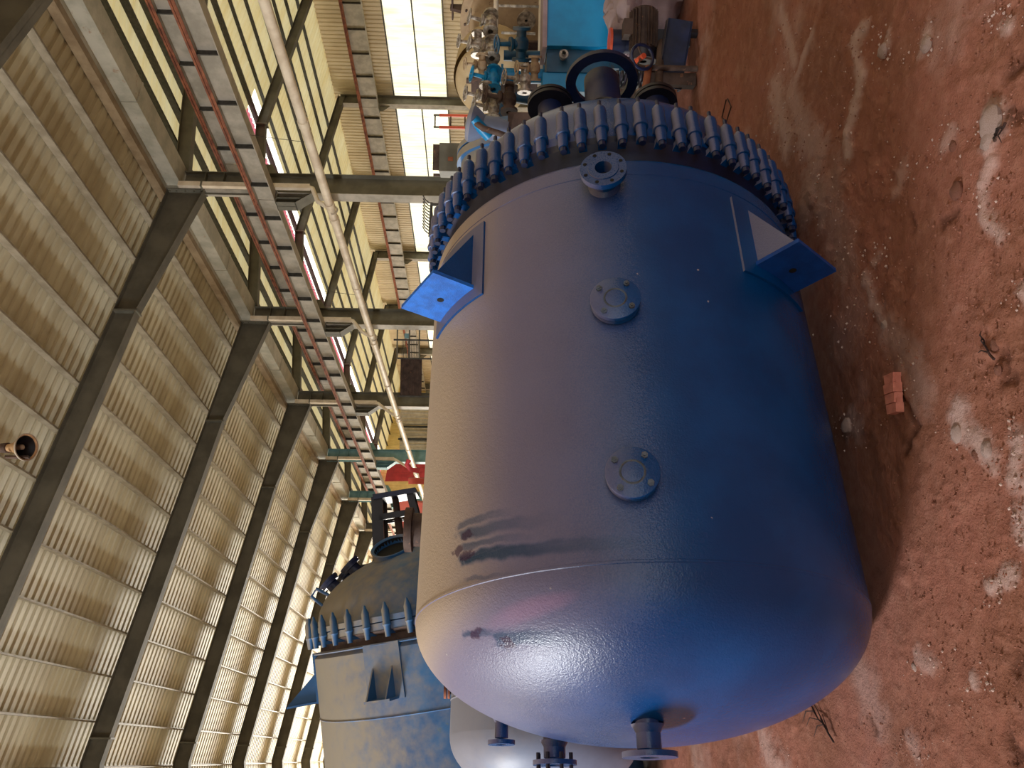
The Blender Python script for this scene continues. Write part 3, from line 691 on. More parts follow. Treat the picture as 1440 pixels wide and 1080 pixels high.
# manhole, lifting hooks, agitator stand
def on_cover(y,z,R=1.65,d=.70): return .05+d*math.sqrt(max(0,1-(y*y+z*z)/(R*.955)**2))
s0=on_cover(-.62,.60); ax=V((.85,-.52,.12)).normalized(); c=V((s0-.08,-.60,.60))
m=MB(); m.lathe([(-.08,.30),(0,.27),(.04,.235),(.12,.225),(.18,.235),(.185,.225),(.17,.20),(.0,.195)],40,ax,c); mh=m.obj('manhole','blue_old',t2)
m=MB(); m.lathe([(.10,.0005),(.10,.199),(.165,.199)],32,ax,c); m.obj('manhole_shade','dark',mh)  # dark disc close to the rim stands in for the shade inside
for i,(y,z) in enumerate(((-.1,1.33),(.2,1.20),(-.25,1.06))):
    s0=on_cover(y,z); ax=V((.75,y*.3,.6)).normalized(); c=V((s0-.05,y,z))
    m=MB(); m.lathe([(0,.075),(.11,.07),(.11,.11),(.14,.11),(.14,.12),(.17,.12),(.17,.0005)],20,ax,c,False); m.obj('cover_nozzle','blue_dk',t2)
m=MB(); y,z=-.45,1.36; s0=on_cover(y,z); a=V((s0-.03,y,z)); m.tube([a,a+V((.10,0,.14)),a+V((.03,0,.20)),a+V((-.08,0,.10)),a+V((-.13,0,-.02))],.018,8); m.obj('lifting_hook','blue_old',t2)
m=MB(); y=.22
sb,se=.66,1.36; zb0,zb1,ze0,ze1=.34,.86,.42,.80; yd0,yd1=.02,.42
def bar4(m,a,b,w,d):
    a=V(a);b=V(b);dd=(b-a).normalized(); e=V((0,1,0)); g=dd.cross(e).normalized()
    vs=[p+e*sy*d/2+g*sg*w/2 for p in (a,b) for sy,sg in ((-1,-1),(1,-1),(1,1),(-1,1))]
    m.add(vs,[(0,1,2,3)[::-1],(4,5,6,7),(0,1,5,4),(1,2,6,5),(2,3,7,6),(3,0,4,7)])
st2=bpy.data.objects.new('agitator_stand',None); COL.objects.link(st2); st2.parent=t2; st2['label']='black window-framed cast stand on the cover'
for yy in (yd0,yd1):
    m=MB(); bar4(m,(sb,yy,zb0),(se,yy,ze0),.08,.05); bar4(m,(sb,yy,zb1),(se,yy,ze1),.13,.05); m.obj('side_post','black',st2)
    m=MB(); bar4(m,(se-.24,yy,ze0),(se-.24,yy,ze1),.07,.05); bar4(m,(sb+.04,yy,zb0),(sb+.04,yy,zb1),.09,.05); m.obj('cross_bar','black',st2)
m=MB(); m.box((sb-.05,yd0-.06,zb0-.05),(sb+.04,yd1+.06,zb1+.05)); m.obj('foot_flange','black',st2)
m=MB(); m.box((se-.03,yd0-.06,ze0-.08),(se+.03,yd1+.06,ze1+.04)); m.obj('top_flange','blue_dk',st2)
m=MB(); m.lathe([(sb,.05),(sb+.12,.05),(sb+.12,.08),(sb+.2,.08),(sb+.2,.045),(sb+.42,.045),(sb+.42,.07),(sb+.5,.07),(sb+.5,.04),(se,.04)],16,(1,0,0),(0,y,.61)); m.obj('shaft','brown',st2)
m=MB(); m.cyl((sb-.06,.1,zb0+.02),(sb-.06,.1,1.1),.03,10); m.obj('side_pipe','black',t2)
def lug2(ang,s0_,w=.20,out=.30):
    r=radial(ang); tc=tangent(ang); R=1.65; t0=bpy.data.objects.new('support_lug',None); COL.objects.link(t0); t0.parent=t2
    m=MB(); m.prism([V((s0_-.02,0,0))+r*(R+.005)-tc*(w+.06),V((s0_-.02,0,0))+r*(R+.005)+tc*(w+.06),V((s0_+.48,0,0))+r*(R+.005)+tc*(w+.06),V((s0_+.48,0,0))+r*(R+.005)-tc*(w+.06)],-r*.06); m.obj('pad_plate','blue_old',t0)
    for sg in (-1,1):
        b=r*R+tc*(w*.75*sg); m=MB(); m.prism([V((s0_,0,0))+b,V((s0_+.28,0,0))+b,V((s0_,0,0))+b+r*out],tc*.015); m.obj('gusset_plate','blue_old',t0)
    b=r*R; m=MB(); m.prism([V((s0_,0,0))+b-tc*w,V((s0_,0,0))+b+tc*w,V((s0_,0,0))+b+tc*w+r*out,V((s0_,0,0))+b-tc*w+r*out],(-.02,0,0)); m.obj('base_plate','blue_old',t0)
lug2(27.5,-.72,.14,.16); lug2(84,-.72,.16,.32)
m=MB(); m.box((-.1,-.5,-1.68-.19),(.1,.5,-1.55)); 
m=MB(); m.prism([(-.35,-.8,-1.96),(-.35,.8,-1.96),(-.35,.55,-1.5),(-.35,-.55,-1.5)],(.2,0,0)); m.obj('saddle','steel',t2)
# third vessel, grey-blue, between the two
t3=vessel('plain grey-blue dish-ended vessel wedged behind the dusty tank end','grey_vessel',(1.25,6.1,1.27),math.radians(3),'greyblue','greyblue',.66,1.12,cover_d=.3,back=.40)
for s_ in (-.75,.0):
    m=MB(); m.prism([(s_,-.5,-1.28),(s_,.5,-1.28),(s_,.38,-.50),(s_,-.38,-.50)],(.12,0,0)); m.obj('cradle','black',t3)
# unseen supports are left out; a rusty flanged stub on top of it
st=thing('flanged_stub','small rust-edged flanged stub sticking up beside the weathered reactor','pipe',at(633,970,6.6))
m=MB(); m.cyl((0,0,-.25),(0,0,.0),.035,14); m.obj('stub','blue_dk',st)
m=MB(); m.lathe([(0,.02),(0,.07),(.018,.07),(.018,.02)],24,(0,0,1),(0,0,0),False); m.lathe([(.03,.0005),(.03,.07),(.05,.07),(.05,.0005)],24,(0,0,1),(0,0,0),False); m.obj('flange','rust',st)
# ------------------------------------------------------------------ equipment behind the cover (far hall side)
RT=V((.9045,-.4265,0)).normalized(); FD=V((.4265,.9045,0)).normalized()
def FR(px,py,d,yaw=0,z=None):
    "upright frame at a photo pixel: x to the right, y away, z up"
    p=at(px,py,d)
    if z is not None: p.z=z
    a=math.atan2(RT.y,RT.x)+yaw
    return Matrix.Translation(p)@Matrix.Rotation(a,4,'Z')
def k_(d): return d/F_
# dusty beige reactor
def lying(name,label,px,py,d,R,yaw,mat,L=1.4,cd_=.25,flange=True,legs=True):
    # local +x is the cover direction
    t=thing(name,label,'tank',mw=FR(px,py,d,yaw)); zc=at(px,py,d).z
    m=MB(); m.lathe([(-L,R),(-.12,R),(-.08,R*1.0)],64); m.obj('shell',mat,t)
    m=MB(); m.lathe(ell(-L,.3,R,12,-1),64); m.obj('bottom_head',mat,t)
    if flange:
        m=MB(); m.lathe([(-.09,R*.96),(-.09,R*1.08),(-.02,R*1.08),(-.02,R*.96)],64,(1,0,0),(0,0,0),False); m.obj('flange',mat,t)
        m=MB(); m.lathe([(.0,R*.9),(.0,R*1.08),(.05,R*1.08),(.05,R*.92)],64,(1,0,0),(0,0,0),False); m.obj('cover_flange',mat,t)
        m=MB()
        for i in range(28):
            a=2*PI*i/28; m.cyl((.05,R*1.0*math.cos(a),R*1.0*math.sin(a)),(.075,R*math.cos(a),R*math.sin(a)),.016,6)
        m.obj('flange_bolts','brown',t)
    m=MB(); m.lathe([(.05,R*.94)]+ell(.05,cd_,R*.94,16,1)[::-1],64); m.obj('cover',mat,t)
    if legs:
        for s_ in (-L*.8,-.35):
            m=MB(); zb=-zc+.0; m.box((s_-.05,-R*.7,zb),(s_+.05,R*.7,-R*.72)); m.obj('cradle','brown',t)
    return t
v=lying('beige_reactor','dusty beige reactor with bolted flange, behind the pipework near the far wall',738,34,10.6,.80,PI+.75,'beige',L=1.3)
m=MB(); m.prism([(-.55,-.02,.80),(-.30,-.02,.80),(-.42,-.02,1.02),(-.55,-.02,1.02)],(0,.04,0)); m.box((-.56,-.14,.98),(-.40,.14,1.0)); m.obj('support_lug','brown',v)
for (y,z,h) in ((-.3,.35,.25),(.1,.45,.3),(.25,0,.28),(-.2,-.2,.22)):
    m=MB(); m.cyl((.15,y,z),(.2+h,y,z),.06,16,cap=False); m.lathe([(.0,.02),(0,.12),(.03,.12),(.03,.02)],24,(1,0,0),(.2+h,y,z),False); m.obj('cover_nozzle','chrome',v)
v=lying('pale_dish_vessel','pale tan dish-ended vessel with a square bracket, beside the beige reactor',692,112,9.4,.46,PI+.95,'beige_lt',L=.8,cd_=.16,flange=False,legs=False)
m=MB(); m.box((.16,-.10,.05),(.26,.08,.24)); m.box((.14,.0,-.1),(.2,.05,.3)); m.obj('bracket','brown',v)
zc=v.matrix_world.translation.z
m=MB(); m.box((-.7,-.3,-zc),(-.6,.3,-.42)); m.box((-.2,-.3,-zc),(-.1,.3,-.42)); m.obj('cradle','brown',v)
v=lying('blue_rimmed_vessel','small grey-blue vessel with a blue rim showing just behind the clamp ring',722,222,7.6,.50,.15,'blue_old',L=.9,cd_=.3,legs=True)
# pipe rack and its valves
rk=thing('pipe_rack','cream steel pipe rack crossing in front of the beige reactor','rack',mw=FR(705,90,8.7,z=0))
k=k_(8.7); zz=lambda px: H+ (708-px)*k
for px,a,b,r in ((704,-190,175,.028),(768,-200,100,.032)):
    m=MB(); m.tube([((a)*k*-0+(-100)*k if False else (90-190 if False else -.75),0,zz(px)),(1.1,0,zz(px))] if px==704 else [(-.30,.0,zz(px)),(1.1,0,zz(px))],r,10); m.obj('rail_pipe','pvc',rk)
for py,p0,p1 in ((8,700,768),(46,712,760),(185,704,900)):
    m=MB(); x=(90-py)*k; m.tube([(x,0,zz(p0)),(x,0,max(.02,zz(p1)))],.016,8); m.obj('strut','chrome',rk)
for x in (-.7,1.05):
    m=MB(); m.box((x-.03,-.03,0),(x+.03,.03,zz(704))); m.obj('post','brown',rk)
def valve(px,py,d,sc,mat,label,grp=None,ax=(0,0,1)):
    t=thing('gate_valve',label,'valve',mw=FR(px,py,d,random.uniform(-.6,.6))@Matrix.Scale(sc,4))
    m=MB(); m.lathe([(-.16,.03),(-.16,.09),(-.13,.09),(-.13,.05),(-.07,.05),(-.04,.075),(.04,.075),(.07,.05),(.13,.05),(.13,.09),(.16,.09),(.16,.03)],18); m.obj('valve_body',mat,t)
    m=MB(); m.lathe([(.0,.06),(.08,.05),(.10,.07),(.12,.07),(.12,.025),(.26,.02)],14,(0,-.3,1)); m.obj('bonnet',mat,t)
    m=MB(); a=V((0,-.3,1)).normalized(); e=a.orthogonal().normalized(); g=a.cross(e)
    m.tube([a*.26+(e*math.cos(q)+g*math.sin(q))*.085 for q in np.linspace(0,2*PI,19)],.010,6,cap=False)
    for q in (0,PI/2): m.tube([a*.26+(e*math.cos(q)+g*math.sin(q))*.085,a*.26-(e*math.cos(q)+g*math.sin(q))*.085],.008,5)
    m.obj('handwheel',mat,t); return t
VL=[(690,32,8.3,.9,'chrome','stained steel valve highest and rightmost on the pipe rack'),(672,62,8.3,.8,'chrome','stained steel valve at the edge of the beige reactor flange'),
(692,70,8.2,.95,'chrome','stained steel valve just left of the dark struts on the rack'),(678,92,8.1,.7,'beige','small beige valve against the pale dish'),
(694,112,8.1,.9,'teal','sky-blue valve on the upper pipe of the rack'),(684,136,8.0,.85,'chrome','stained valve low over the pale dish edge'),
(694,152,7.9,.8,'chrome','stained valve nearest the clamp ring on the rack'),(716,140,7.8,.95,'brown','brown rusty valve under the rack rail'),
(738,112,7.6,.8,'chrome','steel valve on the bright blue pipe'),(733,62,8.0,1.0,'teal_dk','dark teal valve under the upper rack rail'),(752,96,7.6,.7,'beige','small brass-coloured valve below the blue pipe')]
for a in VL: valve(*a)
# teal pipework, standing on its own legs
d=8.3;k=k_(d); pw=thing('teal_pipework','teal and bright blue pipe spools bolted together behind the cover','pipework',mw=FR(740,95,d,z=0)); zz=lambda px: H+(708-px)*k
m=MB(); m.tube([(.12+ .0,0,zz(716)),(.12,0,zz(775))],.055,18); m.obj('pipe','teal_dk',pw)
m=MB(); m.tube([(-.09,0,zz(708)),(-.09,0,zz(775))],.075,20); m.obj('pipe','teal',pw)
for px in (714,744,773):
    m=MB(); m.lathe([(-.012,.05),(-.012,.115),(.012,.115),(.012,.05)],24,(0,0,1),(-.09,0,zz(px)),False); m.obj('pipe_flange','teal',pw)
m=MB(); m.tube([(-.30,0,zz(722)),(-.34,0,zz(760)),(-.34,0,zz(800))],.06,18); m.obj('pipe','teal_dk',pw)
m=MB(); m.tube([(-.55,0,zz(690)),(-.5,0,zz(712)),(-.3,0,zz(720)),(-.09,0,zz(720))],.045,14); m.obj('pipe','teal_dk',pw)
m=MB(); m.tube([(.12,0,zz(775)),(.12,0,.0)],.03,10); m.tube([(-.09,0,zz(775)),(-.09,0,.0)],.03,10); m.obj('support_leg','teal_dk',pw)
# light blue rounded housing with hose
d=6.5; hs=thing('pump_housing','light blue rounded pump housing with a brown hose, just above the clamps','pump',mw=FR(680,178,d))
m=MB(); m.lathe([(-.22,.03),(-.2,.08),(-.1,.10),(0,.09),(.06,.13),(.10,.15),(.13,.13),(.15,.03)],24,(.2,0,1)); m.obj('housing','greyblue',hs)
m=MB(); m.cyl((-.10,-.05,-.05),(.02,-.12,.08),.045,14); m.obj('side_port','teal',hs)
m=MB(); m.tube([(0,-.12,.08),(-.06,-.14,.0),(-.10,-.14,-.14),(-.13,-.13,-.22)],.025,10); m.obj('hose','brown',hs)
m=MB(); m.box((-.12,-.02,-H-(708-680)*k_(d)+.02),(.12,.08,-.2)); m.obj('plinth','brown',hs)
# big sky-blue tank
d=7.6;k=k_(d); bt=thing('sky_blue_tank','bright sky-blue rectangular steel tank with dark teal skirt','tank',mw=FR(820,30,d,z=0)); zz=lambda px: H+(708-px)*k
m=MB(); m.box((-.24,-.0,zz(866)),(1.5,.4,zz(776))); m.obj('tank_body','teal',bt)
m=MB(); m.box((-.42,.06,zz(880)),(1.5,.4,zz(866)));  m.box((-.46,.08,zz(866)),(-.24,.4,zz(777))); m.obj('skirt','teal_dk',bt)
m=MB(); m.box((-.26,-.02,zz(776)),(1.5,.42,zz(770))); m.obj('rim','tarp',bt)
m=MB(); m.box((-.64,.1,zz(862)),(-.46,.4,zz(772))); m.obj('side_panel','teal',bt)
for x in (-.40,.6,1.4):
    for y in (.12,.36):
        m=MB(); m.box((x-.04,y-.04,0),(x+.04,y+.04,zz(880))); m.obj('leg','teal_dk',bt)
m=MB(); m.lathe([(0,.03),(.06,.03),(.06,.045),(.09,.045),(.09,.02),(.12,.02)],12,(0,-1,0),(-.33,.06,zz(800))); m.obj('drain_cock','chrome',bt)
m=MB(); m.lathe([(0,.045),(.16,.045),(.16,.03),(.22,.03)],14,(0,-1,0),(.1,0,zz(861)),False); m.obj('stub_pipe','teal_dk',bt)
# little blue drum with an orange end
d=7.1; dr=thing('blue_drum','small dark blue drum with orange end plate below the sky-blue tank','drum',mw=FR(872,60,d))
m=MB(); m.lathe([(-.10,.0005),(-.10,.09),(-.03,.09),(-.03,.11),(.08,.11),(.08,.0005)],28,(0,0,1),(0,0,0),False); m.obj('drum_body','blue_dk',dr)
m=MB(); m.lathe([(.08,.0005),(.08,.122),(.10,.122),(.10,.0005)],28,(0,0,1),(0,0,0),False); m.obj('end_plate','orange',dr)
m=MB(); m.box((-.07,-.07,-at(872,60,d).z),(.07,.07,-.1)); m.obj('stand','brown',dr)
# motor
d=6.9; mo=thing('electric_motor','brown finned electric motor lying behind the cover flange','motor',mw=FR(905,45,d)); zb=-at(905,45,d).z
m=MB(); m.lathe([(-.17,.0005),(-.17,.10),(.19,.10),(.19,.0005)],28,(1,0,0),(0,0,0),False)
for i in range(22):
    a=2*PI*i/22; B=Matrix.Rotation(a,4,'X'); m.box((-.15,-.003,.095),(.17,.003,.125),B)
m.obj('motor_body','brown',mo)
m=MB(); m.lathe([(-.26,.03),(-.26,.115),(-.17,.118)],24); m.obj('fan_cover','black',mo)
m=MB(); m.box((-.05,-.06,.1),(.09,.06,.18)); m.obj('terminal_box','brown',mo)
m=MB(); m.box((-.12,-.02,zb),(.02,.08,-.09)); m.obj('foot','black',mo)
# handwheel in front of it
d=6.5; hw=thing('handwheel','grey three-spoke handwheel in front of the finned motor','handwheel',mw=FR(903,80,d)@Matrix.Rotation(.35,4,'X'))
m=MB(); m.tube([(.10*math.cos(a),0,.10*math.sin(a)) for a in np.linspace(0,2*PI,29)],.014,8,cap=False); m.obj('rim','blue_dk',hw)
for a in (.5,.5+2*PI/3,.5+4*PI/3):
    m=MB(); m.tube([(0,0,0),(.1*math.cos(a),0,.1*math.sin(a))],.009,6); m.obj('spoke','brown',hw)
m=MB(); m.cyl((0,-.03,0),(0,.25,0),.022,12); m.obj('hub','orange',hw)
m=MB(); m.cyl((0,.2,0),(0,.22,-.55),.03,10); m.obj('stem_support','brown',hw)
# channel beam leaning on the ground
a=at(941,124,6.75); b=at(957,28,6.65)
cb_=thing('channel_beam','dark blue steel channel lying on the soil beside the cover','beam',a)
dv=(b-a); Bm=vec_frame((0,0,0),dv.normalized())
m=MB(); Lb=dv.length; m.box((0,-.01,-.10),(Lb,.01,.10),Bm); m.box((0,-.01,.09),(Lb,.10,.105),Bm); m.box((0,-.01,-.105),(Lb,.10,-.09),Bm); m.obj('channel','blue_dk',cb_)
m=MB(); m.box((.25,.01,-.09),(.265,.09,.09),Bm); m.obj('web_plate','steel',cb_)
for f_ in (.12,.85):
    q=dv*f_; m=MB(); m.box((q.x-.02,q.y+.0,-a.z-.01),(q.x+.02,q.y+.06,q.z-.09)); m.obj('bearer','black',cb_)
# scrap pipes and plates under the motor
for i,(p,q,r,mt,lb) in enumerate((((930,60,6.9),(925,125,6.5),.035,'brown','brown rusty pipe on the scrap beside the channel'),((912,95,6.6),(905,140,6.4),.03,'rust','rust-red pipe stub low behind the cover flange'))):
    a=at(*p);b=at(*q); t=thing('scrap_pipe',lb,'pipe',a); m=MB(); m.cyl((0,0,0),b-a,r,14); m.obj('pipe_length',mt,t); m=MB(); m.cyl((0,0,0),(0,0,-a.z+.005),r*.8,10); m.obj('prop','brown',t)
ch=thing('hose_coil','black ribbed hose coil between the drum and the cover','hose',mw=FR(882,112,6.7)); m=MB()
m.tube([( .05*math.cos(a),.10*math.sin(a),.13-a*.0065) for a in np.linspace(0,14*PI,170)],.016,7); m.obj('coil','black',ch); m=MB(); m.box((-.05,-.05,-at(882,112,6.7).z),(.05,.05,-.14)); m.obj('stand','brown',ch)
# dusty cloth bundle
gp=ground(1003,22); 
cl=thing('cloth_bundle','dusty pinkish-grey cloth bundle heaped on the soil past the scrap','cloth',mw=Matrix.Translation((gp.x+.42+.9045*.38,gp.y+.86-.4265*.38,0))@Matrix.Rotation(math.atan2(RT.y,RT.x),4,'Z'))
def blob(m,c,rx,ry,rz,nu=48,nv=28,amp=.06,seed=0,flat=None):
    vs=[];fs=[]
    for j in range(nv+1):
        ph=PI*j/nv
        for i in range(nu):
            th=2*PI*i/nu; x,y,z=math.sin(ph)*math.cos(th),math.sin(ph)*math.sin(th),math.cos(ph)
            n=float(fbm(np.array([x*2.3+seed+3]),np.array([y*2.3+z*1.7+seed+5]),4,.6)[0])-.5
            fold=math.sin(5*th+9*ph+seed+8*n)*.35
            s=1+amp*(n*5+fold); vs.append((c[0]+x*rx*s,c[1]+y*ry*s,max(c[2]+z*rz*s,0 if flat is None else flat)))
    for j in range(nv):
        for i in range(nu): k=(i+1)%nu; fs.append((j*nu+i,j*nu+k,(j+1)*nu+k,(j+1)*nu+i))
    return m.add(vs,fs,True)
m=MB(); blob(m,(.42,.30,.26),.62,.42,.30,64,36,.10,1); m.obj('bundle','tarp',cl)
m=MB(); blob(m,(.10,.12,.50),.34,.26,.18,48,26,.13,3); m.tube([(-.05,.05,.52),(.1,-.02,.56),(.3,.0,.5),(.5,-.05,.4)],.02,8); m.obj('knotted_fold','tarp',cl)
m=MB(); blob(m,(.75,-.05,.12),.26,.2,.13,40,20,.13,6); m.obj('loose_corner','tarp',cl)
# orange ladder, brown crate, hose comb near the far panels
d=14.5;k=k_(d); la=thing('orange_ladder','orange two-rail ladder frame standing before the bright wall panels','ladder',mw=FR(640,171,d,z=0)); zz=lambda px:H+(705-px)*k
for dx in (-.11,.11):
    m=MB(); m.box((dx-.022,-.02,0),(dx+.022,.02,zz(624))); m.obj('rail','orange',la); m=MB(); m.box((dx-.015,-.015,zz(624)),(dx+.015,.015,zz(616))); m.obj('rail_end','steel',la)
for px in (618,640,660,680): m=MB(); m.box((-.11,-.012,zz(px)-.012),(.11,.012,zz(px)+.012)); m.obj('rung','brown',la)
d=12.5;k=k_(d); bc=thing('control_cabinet','dark brown metal cabinet with open top in front of the bright panels','cabinet',mw=FR(634,226,d,z=0)); zz=lambda px:H+(705-px)*k
m=MB(); m.box((-.22,-.2,0),(.22,.2,zz(626))); m.obj('cabinet_body','steel',bc)
m=MB(); m.box((-.20,-.18,zz(626)),(.20,-.16,zz(617))); m.box((-.22,.1,zz(626)),(-.18,.14,zz(616))); m.obj('top_lip','brown',bc)
m=MB(); m.prism([(-.2,-.15,zz(626)),(.15,-.15,zz(626)),(.0,-.15,zz(619))],(0,.3,0)); m.obj('bent_lid','steel_light',bc)
m=MB(); m.box((-.06,-.21,zz(645)),(.0,-.2,zz(638))); m.obj('rust_plate','rust',bc)
d=11.5;k=k_(d); hc=thing('bristle_rack','dark rack of curved rods like a comb beside the bright panels','rack',mw=FR(612,308,d,z=0)); zz=lambda px:H+(705-px)*k
for i in range(11):
    x=.22-.045*i; m=MB(); m.tube([(x,0,zz(616)),(x+.02,0,zz(611)),(x+.06,0,zz(606)),(x+.12,0,zz(603))],.009,5); m.obj('rod','purlin_dk',hc)
m=MB(); m.tube([(-.26,0,zz(613)),(.24,0,zz(615))],.02,8); m.box((-.25,-.02,0),(-.21,.02,zz(613))); m.box((.19,-.02,0),(.23,.02,zz(615))); m.obj('frame','purlin_dk',hc)
# tall rack with brown slatted panel
d=24;k=k_(d); tr=thing('slatted_rack','tall steel rack with a dark brown slatted panel, beyond the middle columns','rack',mw=FR(575,505,d,z=0)); zz=lambda px:H+(700-px)*k
for i in range(22):
    x=-.40-.0*i; px=0
for i in range(15):
    z=zz(572+i*1.9); m=MB(); m.box((-1.1,-.02,z-.011),(0.0,.02,z+.011)); m.obj('slat','brown',tr)
m=MB(); m.box((-1.12,.03,zz(600)),(0.0,.05,zz(570))); m.obj('back_panel','brown',tr)
for i in range(12):
    z=zz(572+i*2.2); m=MB(); m.box((0.0,-.01,z-.008),(.55,.01,z+.008)); m.obj('slat','purlin_dk',tr)
for x in (-1.13,0.02,.58,1.05):
    m=MB(); m.box((x-.025,-.03,0),(x+.025,.03,zz(560 if x>0.03 else 566))); m.obj('upright','purlin_dk',tr)
for px in (565,582,596):
    m=MB(); m.box((.02,-.02,zz(px)-.02),(1.05,.02,zz(px)+.02)); m.obj('cross_bar','steel',tr)
m=MB(); m.box((.62,.0,zz(583)),(.78,.04,zz(575))); m.obj('notice_plate','steel_teal',tr)
# pale corrugated stack with dark posts, salmon panel, red machine, rusty drum : far end
d=38;k=k_(d); zz=lambda px:H+(700-px)*k
pc=thing('corrugated_partition','pale corrugated partition with two dark posts near the far end','partition',mw=FR(585,608,d,z=0))
for i in range(14):
    m=MB(); x=-1.2+i*.171; m.prism([(x,0,0),(x+.08,-.06,0),(x+.16,0,0),(x+.08,.01,0)],(0,0,zz(571))); m.obj('sheet_rib','white_metal',pc)
for x in (.28,-.32): m=MB(); m.box((x-.05,-.14,0),(x+.05,-.06,zz(569))); m.obj('post','purlin_dk',pc)
m=MB(); m.box((-1.1,-.1,0),(-.98,.1,zz(578))); m.obj('post','steel_teal',pc)
rp=thing('red_sheet_stack','tall dark red sheet-metal hopper at the far end','hopper',mw=FR(570,652,44,z=0)); k=k_(44); zz=lambda px:H+(700-px)*k
m=MB(); m.prism([(-.85,0,0),(.95,0,0),(.70,0,zz(558)),(-1.0,0,zz(551))],(0,1,0)); m.obj('hopper_body','red',rp)
for i in range(6): m=MB(); m.box((-.8+.27*i,-.04,0),(-.76+.27*i,0,zz(562))); m.obj('stiffening_rib','red',rp)
rp=thing('red_press','red machine frame near the tank, past the long drain pipe','machine',mw=FR(592,660,16,z=0)); k=k_(16); zz=lambda px:H+(700-px)*k
m=MB(); m.box((-.28,0,0),(.28,.5,zz(612))); m.obj('machine_body','brown',rp)
m=MB(); m.tube([(.2,-.1,zz(585)),(.1,-.1,zz(582)),(0,-.1,zz(588)),(-.02,-.1,zz(600))],.05,10); m.obj('red_arm','red',rp)
m=MB(); m.box((-.3,-.02,zz(612)),(-.18,.1,zz(584))); m.obj('red_post','salmon',rp)
sp_=thing('salmon_panel','salmon-red curved guard panel behind the black agitator stand','panel',mw=FR(578,728,15,z=0)); k=k_(15); zz=lambda px:H+(700-px)*k
m=MB(); m.prism([(-.22,0,0),(.12,0,0),(.30,0,zz(590)),(.36,0,zz(578)),(.30,0,zz(566)),(.05,0,zz(564)),(-.20,0,zz(572))],(0,.2,0)); m.obj('guard','salmon',sp_)
rd_=thing('rusty_drum','rusty brown flanged drum against the weathered reactor cover','drum',mw=FR(588,745,7.15,z=0)); k=k_(7.15); zz=lambda px:H+(700-px)*k
m=MB(); m.lathe([(0,.0005),(0,.15),(zz(582)-.06,.15),(zz(582)-.06,.2),(zz(578)-.02,.2),(zz(578)-.02,.0005)],32,(0,0,1),(0,0,0),False); m.obj('drum_body','brown',rd_)
# ------------------------------------------------------------------ small things on the soil
def place_ground(o,px,py,rz=0): g=ground(px,py); o.location=(g.x,g.y,-.012); o.rotation_euler=(0,0,rz)
g=ground(1262,553)
bk=thing('brick_fragment','salmon-pink grooved brick piece lying on the soil beside the tank','brick',(g.x,g.y,-.002),math.radians(-14))
m=MB()
for i in range(4):
    x=-.062+i*.031; m.prism([(x,-.028+.006*(i%2),0),(x+.029,-.03,0),(x+.029,.030,0),(x,.028,0)],(0,0,.026+.002*(i%3)))
m.box((-.06,-.026,0),(.06,.026,.020)); m.obj('grooved_block','brick',bk); bk.scale=(1.35,1.35,1.3)
def rock(name,r,seed,mat,sq=.6):
    m=MB(); nu,nv=12,8; vs=[];fs=[]
    for j in range(nv+1):
        ph=PI*j/nv
        for i in range(nu):
            th=2*PI*i/nu; x,y,z=math.sin(ph)*math.cos(th),math.sin(ph)*math.sin(th),math.cos(ph)
            s=r*(.7+.9*float(fbm(np.array([x*1.5+seed]),np.array([y*1.5+z*1.1+seed*2]),3,.7)[0])); vs.append((x*s,y*s,z*s*sq+r*sq*.6))
    for j in range(nv):
        for i in range(nu): k=(i+1)%nu; fs.append((j*nu+i,j*nu+k,(j+1)*nu+k,(j+1)*nu+i))
    m.add(vs,fs,False); return m.mesh(name,mat)
rocks=[rock('clod',1,i*3.1,'clod' if i%2 else 'soilclod') for i in range(6)]
CL=[(1190,599,.035,1,'pale clod half under the shadowed belly of the tank'),(1240,72,.03,1,'pale lump farther up the soil, between two dust smears'),(1302,62,.03,1,'small pale lump high on the open soil'),
(1395,172,.05,1,'large pale dusty lump on the open soil far to the right of the tank'),(1392,195,.04,1,'second pale lump touching the largest one'),(1344,268,.03,0,'brown-pink clod beside a curling dust smear'),
(1338,205,.018,0,'small clod left of the largest pale lump'),(1345,610,.03,1,'pale lump in the smear beyond the brick piece'),(1385,632,.025,1,'pale lump at the tip of the smear beyond the brick piece'),
(1283,938,.014,1,'tiny pale chip on the soil below the tank end'),(1368,968,.012,1,'tiny pale chip alone on the lower soil'),(1255,183,.010,0,'small brown chip on the mid soil'),(1396,486,.02,0,'brown clod at the edge of the cracked hole'),(1400,520,.016,0,'brown clod in the cracked hole'),
(1243,458,.022,1,'pale pebble at the end of the long thin dust smear'),(1370,640,.018,0,'brown clod just past the smear beyond the brick')]
for i,(px,py,r,ty,lb) in enumerate(CL):
    g=ground(px,py); o=bpy.data.objects.new('clod',rocks[(i%3)*2+ty]); COL.objects.link(o); o.location=(g.x,g.y,-.012); o.scale=(r,r,r*.8); o.rotation_euler=(0,0,i*1.3); tag(o,lb,'clod')
